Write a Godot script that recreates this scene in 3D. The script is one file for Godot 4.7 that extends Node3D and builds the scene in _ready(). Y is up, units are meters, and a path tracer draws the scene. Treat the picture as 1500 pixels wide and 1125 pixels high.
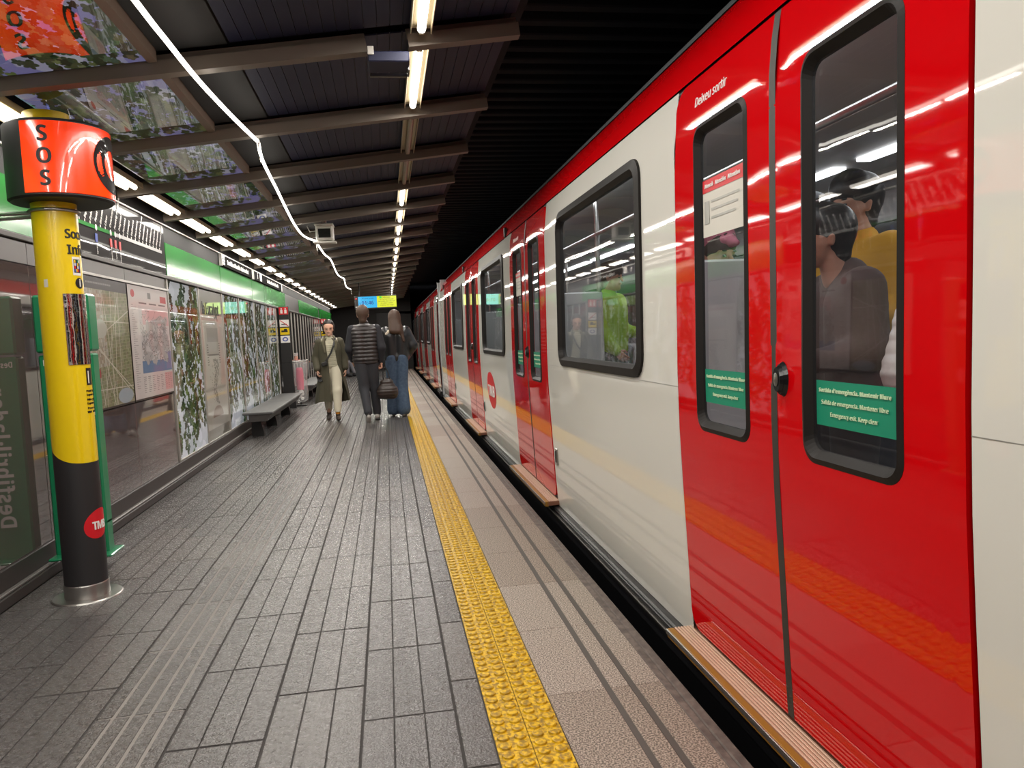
extends Node3D

# ---------------------------------------------------------------- globals
var M := {}
var used_names := {}
var rng := RandomNumberGenerator.new()
const BEAM0 := -3.96
const BEAM_STEP := 1.24
const CAM := Vector3(0, 1.30, 0)

func ceil_y(x: float) -> float:
	return 2.475 + (x + 2.0) * 0.1175

# ---------------------------------------------------------------- scene helpers
func numbered(n: String) -> String:
	if not used_names.has(n):
		used_names[n] = 0
		return n
	used_names[n] += 1
	return "%s_%03d" % [n, used_names[n]]

func thing(n: String, label: String, category: String, at := Vector3.ZERO, group := "") -> Node3D:
	var o := Node3D.new()
	o.name = numbered(n)
	add_child(o)
	o.position = at
	o.set_meta("label", label)
	o.set_meta("category", category)
	if group != "":
		o.set_meta("group", group)
	return o

func struct(n: String, at := Vector3.ZERO) -> Node3D:
	var o := Node3D.new()
	o.name = numbered(n)
	add_child(o)
	o.position = at
	o.set_meta("kind", "structure")
	return o

func mi(parent: Node, n: String, mesh: Mesh, mat: Material, pos := Vector3.ZERO, label := "") -> MeshInstance3D:
	var o := MeshInstance3D.new()
	o.name = n
	o.mesh = mesh
	o.material_override = mat
	o.position = pos
	o.cast_shadow = GeometryInstance3D.SHADOW_CASTING_SETTING_ON
	parent.add_child(o, true)
	if label != "":
		o.set_meta("label", label)
	return o

# part built in world coordinates under a thing that stands somewhere
func wpart(root: Node3D, n: String, s: SurfaceTool, mat: Material, label := "") -> MeshInstance3D:
	return mi(root, n, s.commit(), mat, -root.position, label)

func area(pos: Vector3, facing: Vector3, up: Vector3, sx: float, sy: float, energy: float, col: Color, n: String, parent: Node = self) -> AreaLight3D:
	var l := AreaLight3D.new()
	l.name = n
	l.area_size = Vector2(sx, sy)
	l.light_energy = energy
	l.light_color = col
	l.shadow_enabled = true
	l.area_range = 40.0
	l.area_attenuation = 2.0
	parent.add_child(l, true)
	l.transform = Transform3D(Basis.looking_at(facing, up), pos)
	return l

# ---------------------------------------------------------------- materials
func mat(n: String, c: Color, rough := 0.6, metal := 0.0, o := {}) -> StandardMaterial3D:
	var m := StandardMaterial3D.new()
	m.resource_name = n
	m.albedo_color = c
	m.roughness = rough
	m.metallic = metal
	m.cull_mode = BaseMaterial3D.CULL_DISABLED
	if o.has("tex"):
		m.albedo_texture = o.tex
	if o.has("normal"):
		m.normal_enabled = true
		m.normal_texture = o.normal
		m.normal_scale = o.get("nscale", 1.0)
	if o.has("rtex"):
		m.roughness_texture = o.rtex
	if o.has("spec"):
		m.metallic_specular = o.spec
	if o.has("tri"):
		m.uv1_triplanar = true
		m.uv1_world_triplanar = o.get("world", true)
		m.uv1_scale = Vector3.ONE * float(o.tri)
	if o.has("coat"):
		m.clearcoat_enabled = true
		m.clearcoat = o.coat
		m.clearcoat_roughness = o.get("coat_rough", 0.05)
	if o.has("emit"):
		m.emission_enabled = true
		m.emission = o.emit
		m.emission_energy_multiplier = o.get("energy", 1.0)
		if o.has("etex"):
			m.emission_texture = o.etex
			m.emission_operator = BaseMaterial3D.EMISSION_OP_MULTIPLY
	if o.has("alpha"):
		m.transparency = BaseMaterial3D.TRANSPARENCY_ALPHA
		m.albedo_color.a = o.alpha
	if o.has("vcol"):
		m.vertex_color_use_as_albedo = true
	if o.has("rim"):
		m.rim_enabled = true
		m.rim = o.rim
	return m

func rgb(r: int, g: int, b: int) -> Color:
	return Color(r / 255.0, g / 255.0, b / 255.0)

func noise_tex(freq: float, ramp: Array, seed_ := 1, size := 512, normal := false, bump := 4.0, type := FastNoiseLite.TYPE_SIMPLEX_SMOOTH, oct := 4) -> NoiseTexture2D:
	var f := FastNoiseLite.new()
	f.seed = seed_
	f.frequency = freq
	f.noise_type = type
	f.fractal_octaves = oct
	var t := NoiseTexture2D.new()
	t.width = size
	t.height = size
	t.seamless = true
	t.noise = f
	if normal:
		t.as_normal_map = true
		t.bump_strength = bump
	elif ramp.size() > 0:
		var g := Gradient.new()
		g.offsets = PackedFloat32Array()
		var offs := PackedFloat32Array()
		var cols := PackedColorArray()
		for e in ramp:
			offs.append(e[0])
			cols.append(e[1])
		g.offsets = offs
		g.colors = cols
		t.color_ramp = g
	return t

# ---------------------------------------------------------------- mesh helpers
func st() -> SurfaceTool:
	var s := SurfaceTool.new()
	s.begin(Mesh.PRIMITIVE_TRIANGLES)
	s.set_smooth_group(-1)
	return s

func tri(s: SurfaceTool, a: Vector3, b: Vector3, c: Vector3) -> void:
	var n := (c - a).cross(b - a)
	n = n.normalized() if n.length_squared() > 1e-18 else Vector3.UP
	s.set_normal(n); s.add_vertex(a)
	s.set_normal(n); s.add_vertex(b)
	s.set_normal(n); s.add_vertex(c)

func tri_n(s: SurfaceTool, a: Vector3, b: Vector3, c: Vector3, na: Vector3, nb: Vector3, nc: Vector3) -> void:
	# triangle with given normals, wound so that its front looks the way of the normals
	if (c - a).cross(b - a).dot(na + nb + nc) < 0.0:
		s.set_normal(na); s.add_vertex(a)
		s.set_normal(nc); s.add_vertex(c)
		s.set_normal(nb); s.add_vertex(b)
	else:
		s.set_normal(na); s.add_vertex(a)
		s.set_normal(nb); s.add_vertex(b)
		s.set_normal(nc); s.add_vertex(c)

func quad(s: SurfaceTool, a: Vector3, b: Vector3, c: Vector3, d: Vector3) -> void:
	tri(s, a, b, c)
	tri(s, a, c, d)

func uvquad(s: SurfaceTool, a: Vector3, b: Vector3, c: Vector3, d: Vector3, uv0 := Vector2(0, 0), uv1 := Vector2(1, 1)) -> void:
	# a top-left, b top-right, c bottom-right, d bottom-left as seen from the front
	var n := (c - a).cross(b - a).normalized()
	var P := [a, b, c, a, c, d]
	var U := [uv0, Vector2(uv1.x, uv0.y), uv1, uv0, uv1, Vector2(uv0.x, uv1.y)]
	for i in 6:
		s.set_normal(n)
		s.set_uv(U[i])
		s.add_vertex(P[i])

func box(s: SurfaceTool, c: Vector3, z: Vector3, b := 0.0) -> void:
	xbox(s, Transform3D(Basis(), c), z, b)

# chamfered box
func xbox(s: SurfaceTool, t: Transform3D, size: Vector3, b := 0.0) -> void:
	var h := size * 0.5
	b = minf(b, minf(h.x, minf(h.y, h.z)) * 0.98)
	if b <= 0.0:
		var p := []
		for i in 8:
			p.append(t * Vector3(h.x if i & 1 else -h.x, h.y if i & 2 else -h.y, h.z if i & 4 else -h.z))
		quad(s, p[0], p[2], p[3], p[1])
		quad(s, p[5], p[7], p[6], p[4])
		quad(s, p[4], p[6], p[2], p[0])
		quad(s, p[1], p[3], p[7], p[5])
		quad(s, p[2], p[6], p[7], p[3])
		quad(s, p[4], p[0], p[1], p[5])
		return
	var V := {}
	for i in 8:
		var sg := Vector3(1 if i & 1 else -1, 1 if i & 2 else -1, 1 if i & 4 else -1)
		V[[i, 0]] = t * (sg * Vector3(h.x, h.y - b, h.z - b))
		V[[i, 1]] = t * (sg * Vector3(h.x - b, h.y, h.z - b))
		V[[i, 2]] = t * (sg * Vector3(h.x - b, h.y - b, h.z))
	var F := [[0, 2, 6, 4, 0], [1, 5, 7, 3, 0], [0, 4, 5, 1, 1], [2, 3, 7, 6, 1], [0, 1, 3, 2, 2], [4, 6, 7, 5, 2]]
	for f in F:
		quad(s, V[[f[0], f[4]]], V[[f[1], f[4]]], V[[f[2], f[4]]], V[[f[3], f[4]]])
	for e in [[0, 1], [2, 3], [4, 5], [6, 7]]:
		quad(s, V[[e[0], 1]], V[[e[1], 1]], V[[e[1], 2]], V[[e[0], 2]])
	for e in [[0, 2], [1, 3], [4, 6], [5, 7]]:
		quad(s, V[[e[0], 0]], V[[e[1], 0]], V[[e[1], 2]], V[[e[0], 2]])
	for e in [[0, 4], [1, 5], [2, 6], [3, 7]]:
		quad(s, V[[e[0], 0]], V[[e[1], 0]], V[[e[1], 1]], V[[e[0], 1]])
	for i in 8:
		tri(s, V[[i, 0]], V[[i, 1]], V[[i, 2]])

func boxm(c: Vector3, z: Vector3, b := 0.0) -> ArrayMesh:
	var s := st()
	box(s, c, z, b)
	return s.commit()

# box given by its corners
func bounds(s: SurfaceTool, lo: Vector3, hi: Vector3, b := 0.0) -> void:
	box(s, (lo + hi) * 0.5, (hi - lo).abs(), b)

func lathe(s: SurfaceTool, prof: Array, seg := 24, c := Vector3.ZERO, a0 := 0.0, a1 := TAU, sx := 1.0, sz := 1.0) -> void:
	# prof: Vector2(radius, y); angle measured from +Z towards +X
	for i in prof.size() - 1:
		var p: Vector2 = prof[i]
		var q: Vector2 = prof[i + 1]
		var tn := Vector2(q.y - p.y, -(q.x - p.x)).normalized()
		for j in seg:
			var t0: float = lerpf(a0, a1, float(j) / seg)
			var t1: float = lerpf(a0, a1, float(j + 1) / seg)
			var d0 := Vector3(sin(t0) * sx, 0, cos(t0) * sz)
			var d1 := Vector3(sin(t1) * sx, 0, cos(t1) * sz)
			var V := [c + d0 * p.x + Vector3(0, p.y, 0), c + d1 * p.x + Vector3(0, p.y, 0), c + d1 * q.x + Vector3(0, q.y, 0), c + d0 * q.x + Vector3(0, q.y, 0)]
			var N := [d0 * tn.x + Vector3(0, tn.y, 0), d1 * tn.x + Vector3(0, tn.y, 0)]
			var n0: Vector3 = N[0].normalized()
			var n1: Vector3 = N[1].normalized()
			if p.x > 1e-6:
				tri_n(s, V[0], V[1], V[2], n0, n1, n1)
			if q.x > 1e-6:
				tri_n(s, V[0], V[2], V[3], n0, n1, n0)

func tube(s: SurfaceTool, path: Array, r: float, seg := 8) -> void:
	var rings := []
	var up := Vector3(0.13, 0.97, 0.21).normalized()
	for i in path.size():
		var d: Vector3 = (path[mini(i + 1, path.size() - 1)] - path[maxi(i - 1, 0)]).normalized()
		var u := up
		if absf(d.dot(u)) > 0.95:
			u = Vector3(1, 0, 0.1).normalized()
		var x := d.cross(u).normalized()
		var y := x.cross(d).normalized()
		var ring := []
		for j in seg:
			var a := TAU * j / seg
			ring.append([path[i] + (x * cos(a) + y * sin(a)) * r, x * cos(a) + y * sin(a)])
		rings.append(ring)
	for i in path.size() - 1:
		for j in seg:
			var k := (j + 1) % seg
			var A: Array = rings[i][j]
			var B: Array = rings[i + 1][j]
			var C: Array = rings[i + 1][k]
			var D: Array = rings[i][k]
			tri_n(s, A[0], B[0], C[0], A[1], B[1], C[1])
			tri_n(s, A[0], C[0], D[0], A[1], C[1], D[1])
	for e in [0, path.size() - 1]:
		for j in seg - 2:
			tri(s, rings[e][0][0], rings[e][j + 1][0], rings[e][j + 2][0])

func prism(s: SurfaceTool, poly: PackedVector2Array, t: Transform3D, depth: float) -> void:
	# polygon in the local x/y plane, pushed along local z from 0 to depth
	var idx := Geometry2D.triangulate_polygon(poly)
	for i in range(0, idx.size(), 3):
		var a := poly[idx[i]]
		var b := poly[idx[i + 1]]
		var c := poly[idx[i + 2]]
		tri(s, t * Vector3(a.x, a.y, 0), t * Vector3(b.x, b.y, 0), t * Vector3(c.x, c.y, 0))
		tri(s, t * Vector3(a.x, a.y, depth), t * Vector3(c.x, c.y, depth), t * Vector3(b.x, b.y, depth))
	for i in poly.size():
		var a := poly[i]
		var b := poly[(i + 1) % poly.size()]
		quad(s, t * Vector3(a.x, a.y, 0), t * Vector3(b.x, b.y, 0), t * Vector3(b.x, b.y, depth), t * Vector3(a.x, a.y, depth))

func ellipsoid(s: SurfaceTool, c: Vector3, r: Vector3, seg := 12, rings := 8) -> void:
	var prof := []
	for i in rings + 1:
		var a := PI * i / rings - PI / 2
		prof.append([cos(a), sin(a)])
	for i in rings:
		for j in seg:
			var P := []
			for e in [[i, j], [i + 1, j], [i + 1, j + 1], [i, j + 1]]:
				var t: float = TAU * e[1] / seg
				P.append(Vector3(prof[e[0]][0] * sin(t), prof[e[0]][1], prof[e[0]][0] * cos(t)))
			tri_n(s, c + P[0] * r, c + P[1] * r, c + P[2] * r, P[0] / r, P[1] / r, P[2] / r)
			tri_n(s, c + P[0] * r, c + P[2] * r, c + P[3] * r, P[0] / r, P[2] / r, P[3] / r)

var font_bold: SystemFont
var font_reg: SystemFont
func text_mesh(t: String, cap: float, depth := 0.002, bold := true) -> TextMesh:
	var m := TextMesh.new()
	m.text = t
	m.font = font_bold if bold else font_reg
	m.font_size = 32
	m.pixel_size = cap / (0.714 * 32)
	m.depth = depth
	m.curve_step = 7.0
	return m

func text(parent: Node, n: String, t: String, cap: float, pos: Vector3, right: Vector3, up: Vector3, m: Material, bold := true, stretch := 1.0) -> MeshInstance3D:
	var o := mi(parent, n, text_mesh(t, cap, 0.002, bold), m)
	o.transform = Transform3D(Basis(right.normalized() * stretch, up.normalized(), right.cross(up).normalized()), pos)
	return o

func text_on_cyl(parent: Node, n: String, t: String, cap: float, c: Vector3, r: float, ang: float, m: Material, spacing := 0.62) -> void:
	# text that starts at angle ang (from +Z to +X) and runs to the right round a drum
	var a := ang
	for ch in t:
		var w := cap * spacing * (1.0 if ch != "i" and ch != "l" else 0.55)
		a += w * 0.5 / r
		if ch != " ":
			var d := Vector3(sin(a), 0, cos(a))
			text(parent, n, ch, cap, c + d * (r + 0.0015), Vector3(cos(a), 0, -sin(a)), Vector3.UP, m)
		a += w * 0.5 / r

# ---------------------------------------------------------------- printed pictures
func img_line(im: Image, a: Vector2, b: Vector2, w: int, c: Color) -> void:
	var n := int(a.distance_to(b) / maxf(1.0, w * 0.5)) + 1
	for i in n + 1:
		var p := a.lerp(b, float(i) / n)
		im.fill_rect(Rect2i(int(p.x) - w / 2, int(p.y) - w / 2, w, w), c)

func img_ellipse(im: Image, c: Vector2, rx: float, ry: float, col: Color) -> void:
	for y in range(int(c.y - ry), int(c.y + ry) + 1):
		var k := 1.0 - pow((y - c.y) / ry, 2)
		if k > 0.0:
			var w := rx * sqrt(k)
			im.fill_rect(Rect2i(int(c.x - w), y, int(2 * w) + 1, 1), col)

func draw_leaf(im: Image, c: Vector2, size: float, ang: float, col: Color) -> void:
	# lobed ivy / vine leaf
	var w := im.get_width()
	var h := im.get_height()
	var R := int(size) + 1
	for dy in range(-R, R + 1):
		var y := int(c.y) + dy
		if y < 0 or y >= h:
			continue
		var x0 := -9999
		for dx in range(-R, R + 2):
			var inside := false
			if dx <= R:
				var r := sqrt(float(dx * dx + dy * dy))
				if r < size * 0.38:
					inside = true
				elif r < size:
					var t := atan2(dx, dy) - ang
					inside = r < size * (0.40 + 0.35 * absf(cos(2.5 * t)) + 0.25 * maxf(0.0, cos(t)))
			if inside and x0 == -9999:
				x0 = dx
			elif not inside and x0 != -9999:
				im.fill_rect(Rect2i(posmod(int(c.x) + x0, w), y, dx - x0, 1), col)
				x0 = -9999
	# mid vein
	var d := Vector2(sin(ang), cos(ang)) * size * 0.7
	img_line(im, c - d * 0.3, c + d, 1, col.lightened(0.18))

func leaf_image(w: int, h: int, density: int, size: float, sd: int, back: Color, droop: bool) -> ImageTexture:
	var r := RandomNumberGenerator.new()
	r.seed = sd
	var im := Image.create(w, h, false, Image.FORMAT_RGB8)
	im.fill(back)
	for i in 60:   # soft print clouds of the sky behind the leaves
		img_ellipse(im, Vector2(r.randf() * w, r.randf() * h), r.randf_range(20, 90), r.randf_range(20, 60), back.lerp(Color(0.93, 0.94, 0.98), r.randf()))
	var greens := [rgb(58, 92, 38), rgb(84, 118, 46), rgb(38, 66, 34), rgb(112, 128, 60), rgb(96, 96, 48), rgb(108, 84, 52), rgb(104, 58, 46), rgb(140, 150, 92), rgb(52, 84, 62), rgb(46, 60, 36), rgb(72, 78, 44)]
	for k in density:
		var x := r.randf() * w
		var y := r.randf_range(-0.1, 0.75) * h
		var reach := r.randf_range(0.1, 0.42) * h
		var g0: Color = greens[r.randi() % greens.size()]
		var yy := y
		while yy < y + reach:
			var c := g0.lerp(greens[r.randi() % greens.size()], 0.35)
			c = c.darkened(r.randf() * 0.35) if r.randf() < 0.7 else c.lightened(r.randf() * 0.2)
			var s := size * r.randf_range(0.55, 1.15)
			draw_leaf(im, Vector2(x + r.randf_range(-1, 1) * size * 1.3, yy), s, r.randf_range(-0.8, 0.8) if droop else r.randf() * TAU, c)
			yy += size * r.randf_range(0.5, 1.0)
			x += r.randf_range(-0.5, 0.5) * size
	return ImageTexture.create_from_image(im)

func city_map_image() -> ImageTexture:
	var r := RandomNumberGenerator.new()
	r.seed = 5
	var im := Image.create(512, 640, false, Image.FORMAT_RGB8)
	im.fill(rgb(160, 158, 132))
	for i in 34:   # city blocks, skewed grid
		for j in 30:
			var c := [rgb(132, 140, 92), rgb(118, 130, 76), rgb(150, 150, 116), rgb(136, 132, 96)][r.randi() % 4] as Color
			var x := 20 + j * 18 + i * 2
			var y := 70 + i * 17 - j
			if j < 9 and i < 22:
				c = [rgb(182, 176, 160), rgb(170, 150, 132), rgb(190, 188, 178)][r.randi() % 3]
			im.fill_rect(Rect2i(x, y, 16, 15), c.darkened(r.randf() * 0.12))
			if r.randf() < 0.16:
				im.fill_rect(Rect2i(x + 3, y + 2, 5, 6), rgb(70, 66, 60))
	for i in 9:
		img_line(im, Vector2(r.randf() * 512, 60), Vector2(r.randf() * 512, 640), 5, rgb(200, 196, 180))
	for i in 5:
		img_line(im, Vector2(0, r.randf_range(80, 640)), Vector2(512, r.randf_range(80, 640)), 5, rgb(204, 198, 182))
	img_ellipse(im, Vector2(150, 250), 70, 46, rgb(186, 188, 176))
	img_ellipse(im, Vector2(400, 600), 100, 40, rgb(166, 180, 190))
	img_ellipse(im, Vector2(92, 470), 20, 26, rgb(168, 34, 44))
	im.fill_rect(Rect2i(0, 0, 512, 58), rgb(52, 50, 50))
	for k in 22:
		im.fill_rect(Rect2i(24 + k * 13, 24, 9, 9), rgb(150, 148, 146))
	im.fill_rect(Rect2i(0, 58, 34, 582), rgb(186, 182, 174))
	for k in 36:
		im.fill_rect(Rect2i(5, 70 + k * 15, r.randi_range(10, 24), 3), rgb(120, 116, 112))
	return ImageTexture.create_from_image(im)

func network_image() -> ImageTexture:
	var r := RandomNumberGenerator.new()
	r.seed = 9
	var im := Image.create(512, 640, false, Image.FORMAT_RGB8)
	im.fill(rgb(196, 190, 188))
	im.fill_rect(Rect2i(110, 110, 396, 370), rgb(186, 182, 182))
	im.fill_rect(Rect2i(150, 130, 356, 90), rgb(190, 152, 154))
	im.fill_rect(Rect2i(110, 430, 396, 70), rgb(96, 124, 158))
	im.fill_rect(Rect2i(430, 380, 76, 110), rgb(128, 122, 160))
	for i in 60:   # land with its web of lines
		img_ellipse(im, Vector2(r.randf_range(150, 470), r.randf_range(180, 440)), r.randf_range(12, 40), r.randf_range(10, 34), rgb(168, 165, 164).darkened(r.randf() * 0.1))
	for i in 46:
		var p := Vector2(r.randf_range(130, 480), r.randf_range(150, 450))
		for k in 5:
			var q := p + Vector2(r.randf_range(-46, 46), r.randf_range(-34, 34))
			q = q.clamp(Vector2(125, 140), Vector2(490, 455))
			img_line(im, p, q, 2, [rgb(120, 118, 120), rgb(98, 96, 100), rgb(140, 138, 136), rgb(150, 120, 110)][r.randi() % 4])
			im.fill_rect(Rect2i(int(q.x) - 3, int(q.y) - 3, 6, 6), rgb(90, 88, 90))
			p = q
	img_ellipse(im, Vector2(54, 46), 22, 22, rgb(176, 36, 44))
	im.fill_rect(Rect2i(404, 40, 84, 40), rgb(178, 40, 48))
	for k in 3:
		im.fill_rect(Rect2i(120 + k * 128, 92, 96, 8), rgb(70, 66, 66))
	im.fill_rect(Rect2i(236, 30, 40, 36), rgb(110, 108, 106))
	for k in 40:
		im.fill_rect(Rect2i(28, 110 + k * 12, r.randi_range(14, 60), 3), rgb(128, 124, 122))
	for c in 7:
		for k in 9:
			im.fill_rect(Rect2i(110 + c * 56, 520 + k * 11, r.randi_range(16, 40), 3), rgb(120, 116, 116))
	im.fill_rect(Rect2i(396, 512, 112, 108), rgb(206, 158, 158))
	for c in 3:
		for k in 8:
			im.fill_rect(Rect2i(404 + c * 34, 520 + k * 12, r.randi_range(10, 24), 3), rgb(140, 96, 96))
	return ImageTexture.create_from_image(im)

func eucalypt_image() -> ImageTexture:
	var r := RandomNumberGenerator.new()
	r.seed = 12
	var im := Image.create(300, 480, false, Image.FORMAT_RGB8)
	im.fill(rgb(206, 204, 192))
	im.fill_rect(Rect2i(0, 0, 300, 78), rgb(150, 148, 140))
	im.fill_rect(Rect2i(20, 88, 210, 9), rgb(172, 128, 122))
	for k in 6:
		im.fill_rect(Rect2i(20, 74 + k % 2, 12 + k * 22, 3), rgb(112, 104, 100))
	im.fill_rect(Rect2i(70, 120, 150, 46), rgb(176, 174, 164))
	for k in 18:
		im.fill_rect(Rect2i(60 if k % 2 else 214, 170 + k * 4, 18, 3), rgb(90, 86, 80))
	im.fill_rect(Rect2i(76, 206, 140, 5), rgb(100, 96, 90))
	for i in 220:   # small drawing of a branch
		var t := r.randf()
		var p := Vector2(150 + sin(t * 7.0) * 20 + r.randf_range(-34, 34) * (1.0 - t * 0.6), 220 + t * 150)
		im.fill_rect(Rect2i(int(p.x), int(p.y), r.randi_range(2, 6), r.randi_range(2, 8)), rgb(112, 110, 100).darkened(r.randf() * 0.5))
	for i in 90:
		im.fill_rect(Rect2i(int(r.randf_range(70, 225)), int(r.randf_range(225, 360)), 5, 2), rgb(130, 126, 118))
	img_ellipse(im, Vector2(150, 412), 70, 36, rgb(150, 124, 108))
	im.fill_rect(Rect2i(60, 412, 180, 34), rgb(214, 212, 204))
	im.fill_rect(Rect2i(0, 446, 300, 34), rgb(150, 148, 138))
	return ImageTexture.create_from_image(im)

# ---------------------------------------------------------------- materials of the place
func make_materials() -> void:
	font_bold = SystemFont.new()
	font_bold.font_names = PackedStringArray(["Droid Sans"])
	font_bold.font_weight = 700
	font_reg = SystemFont.new()
	font_reg.font_names = PackedStringArray(["Droid Sans"])
	var leather := noise_tex(0.05, [], 3, 512, true, 9.0, FastNoiseLite.TYPE_CELLULAR, 2)
	var tile_tone := noise_tex(0.012, [[0.0, Color(0.72, 0.70, 0.69)], [0.5, Color(0.9, 0.89, 0.88)], [1.0, Color(1, 1, 1)]], 21)
	var tile_rough := noise_tex(0.02, [[0.0, Color(0.17, 0.17, 0.17)], [1.0, Color(0.33, 0.33, 0.33)]], 22)
	var tones := [rgb(100, 98, 97), rgb(91, 89, 89), rgb(107, 104, 102), rgb(96, 94, 94)]
	for i in 4:
		M["tile%d" % i] = mat("platform tile", tones[i], 1.0, 0.0, {"tex": tile_tone, "normal": leather, "nscale": 0.36, "rtex": tile_rough, "tri": 4.6})
	M.grout = mat("grout", rgb(52, 49, 47), 0.85)
	M.grout_light = mat("light groove", rgb(128, 123, 118), 0.6)
	var yel := noise_tex(0.03, [[0.0, rgb(108, 82, 20)], [0.36, rgb(160, 124, 10)], [0.6, rgb(208, 166, 0)], [1.0, rgb(234, 194, 6)]], 31)
	M.tactile = mat("yellow tactile rubber", Color(1, 1, 1), 0.42, 0.0, {"tex": yel, "tri": 2.6})
	var granite := noise_tex(0.10, [[0.0, rgb(70, 62, 56)], [0.36, rgb(120, 110, 100)], [0.5, rgb(168, 154, 142)], [0.64, rgb(196, 184, 172)], [1.0, rgb(232, 222, 210)]], 41, 512, false, 4.0, FastNoiseLite.TYPE_SIMPLEX_SMOOTH, 3)
	var gr_bump := noise_tex(0.12, [], 42, 512, true, 3.0)
	M.coping0 = mat("granite", rgb(226, 224, 222), 0.5, 0.0, {"tex": granite, "normal": gr_bump, "nscale": 0.3, "tri": 2.4})
	M.coping1 = mat("granite", rgb(208, 203, 198), 0.5, 0.0, {"tex": granite, "normal": gr_bump, "nscale": 0.3, "tri": 2.2})
	M.inlay = mat("dark inlay", rgb(76, 70, 65), 0.6)
	var dirt := noise_tex(0.02, [[0.0, rgb(70, 60, 56)], [1.0, rgb(118, 106, 98)]], 43)
	M.edge_trim = mat("edge trim", Color(1, 1, 1), 0.6, 0.0, {"tex": dirt, "tri": 1.6})
	M.concrete_dark = mat("dark concrete", rgb(52, 50, 50), 0.9)
	M.soot = mat("soot ceiling", rgb(30, 29, 36), 0.95)
	M.soot_rib = mat("soot rib", rgb(38, 37, 46), 0.9)
	M.slat = mat("navy slat", rgb(24, 28, 56), 0.6)
	M.slat_seam = mat("slat seam", rgb(98, 96, 104), 0.6)
	M.slat_back = mat("slat backing", rgb(26, 25, 34), 0.9)
	M.ceiling_panel = mat("charcoal panel", rgb(30, 30, 31), 0.7)
	M.beam = mat("beam", rgb(116, 106, 96), 0.5, 0.1)
	M.beam_dark = mat("bulkhead", rgb(34, 32, 31), 0.8)
	M.panel_frame = mat("panel frame", rgb(120, 104, 92), 0.5, 0.2)
	var leaves := leaf_image(1024, 512, 92, 30, 77, rgb(158, 154, 222), true)
	var leaves2 := leaf_image(768, 1024, 84, 26, 78, rgb(202, 208, 214), true)
	M.leaf_ceiling = mat("leaf print", rgb(120, 120, 120), 0.02, 0.0, {"tex": leaves, "spec": 0.68, "coat": 1.0, "coat_rough": 0.015, "emit": Color(1, 1, 1), "etex": leaves, "energy": 0.30})
	M.leaf_wall = mat("leaf print", rgb(170, 170, 170), 0.5, 0.0, {"tex": leaves2, "spec": 0.1, "coat": 1.0, "coat_rough": 0.02, "emit": Color(1, 1, 1), "etex": leaves2, "energy": 0.42})
	M.euca = mat("poster print", Color(0.85, 0.85, 0.85), 0.3, 0.0, {"tex": eucalypt_image(), "coat": 1.0, "coat_rough": 0.02})
	M.city_map = mat("map print", Color(0.9, 0.9, 0.9), 0.35, 0.0, {"tex": city_map_image(), "coat": 0.7, "coat_rough": 0.03})
	M.network_map = mat("map print", Color(1, 1, 1), 0.35, 0.0, {"tex": network_image(), "coat": 0.7, "coat_rough": 0.03})
	M.mauve = mat("mauve enamel", rgb(92, 80, 78), 0.05, 0.0, {"spec": 0.55, "coat": 1.0, "coat_rough": 0.03})
	M.dark_glass = mat("dark wall glass", rgb(40, 42, 40), 0.12, 0.0, {"coat": 1.0, "coat_rough": 0.02})
	M.mullion = mat("aluminium mullion", rgb(168, 166, 160), 0.4, 0.5)
	M.steel = mat("steel", rgb(178, 176, 172), 0.28, 0.95)
	M.steel_soft = mat("brushed steel", rgb(98, 96, 95), 0.38, 0.9)
	M.rail_dark = mat("dark rail", rgb(60, 56, 52), 0.4, 0.4)
	M.green_sign = mat("green sign", rgb(40, 132, 52), 0.5, 0.0, {"spec": 0.1, "coat": 0.7, "coat_rough": 0.13})
	M.black_sign = mat("black sign", rgb(30, 27, 27), 0.5, 0.0, {"spec": 0.15, "coat": 0.25, "coat_rough": 0.03})
	M.exit_black = mat("exit sign black", rgb(30, 28, 28), 0.8, 0.0, {"spec": 0.1})
	M.black = mat("matt black", rgb(28, 27, 27), 0.55)
	M.black_gloss = mat("gloss black", rgb(22, 22, 23), 0.2)
	M.rubber = mat("rubber", rgb(50, 46, 40), 0.6)
	M.white_paint = mat("white lettering", rgb(232, 230, 226), 0.5)
	M.black_paint = mat("black lettering", rgb(24, 22, 20), 0.5)
	M.plinth = mat("plinth", rgb(66, 62, 60), 0.5, 0.2)
	M.plinth_ledge = mat("plinth ledge", rgb(130, 126, 124), 0.4, 0.4)
	M.white_housing = mat("white housing", rgb(206, 204, 196), 0.4)
	M.bench = mat("bench", rgb(84, 84, 84), 0.4)
	M.yellow = mat("yellow enamel", rgb(232, 200, 6), 0.3, 0.0, {"coat": 0.4})
	M.column_black = mat("black enamel", rgb(36, 35, 37), 0.5)
	M.green = mat("green enamel", rgb(16, 128, 84), 0.35, 0.0, {"coat": 0.3})
	M.orange = mat("orange sign face", rgb(255, 70, 10), 0.2, 0.0, {"coat": 1.0, "coat_rough": 0.03, "emit": rgb(255, 52, 4), "energy": 0.55})
	M.red = mat("red lettering", rgb(206, 20, 34), 0.4)
	M.red_paint = mat("train red", rgb(202, 0, 8), 0.6, 0.0, {"coat": 1.0, "coat_rough": 0.035, "spec": 0.05})
	M.white_body = mat("train white", rgb(214, 212, 204), 0.6, 0.0, {"coat": 1.0, "coat_rough": 0.03, "spec": 0.05})
	M.gasket = mat("gasket", rgb(34, 31, 29), 0.5, 0.0, {"spec": 0.3})
	M.glass = mat("tinted glass", rgb(60, 62, 66), 0.02, 0.0, {"alpha": 0.16})
	M.clear = mat("clear plastic", rgb(220, 222, 222), 0.1, 0.0, {"alpha": 0.22})
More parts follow.
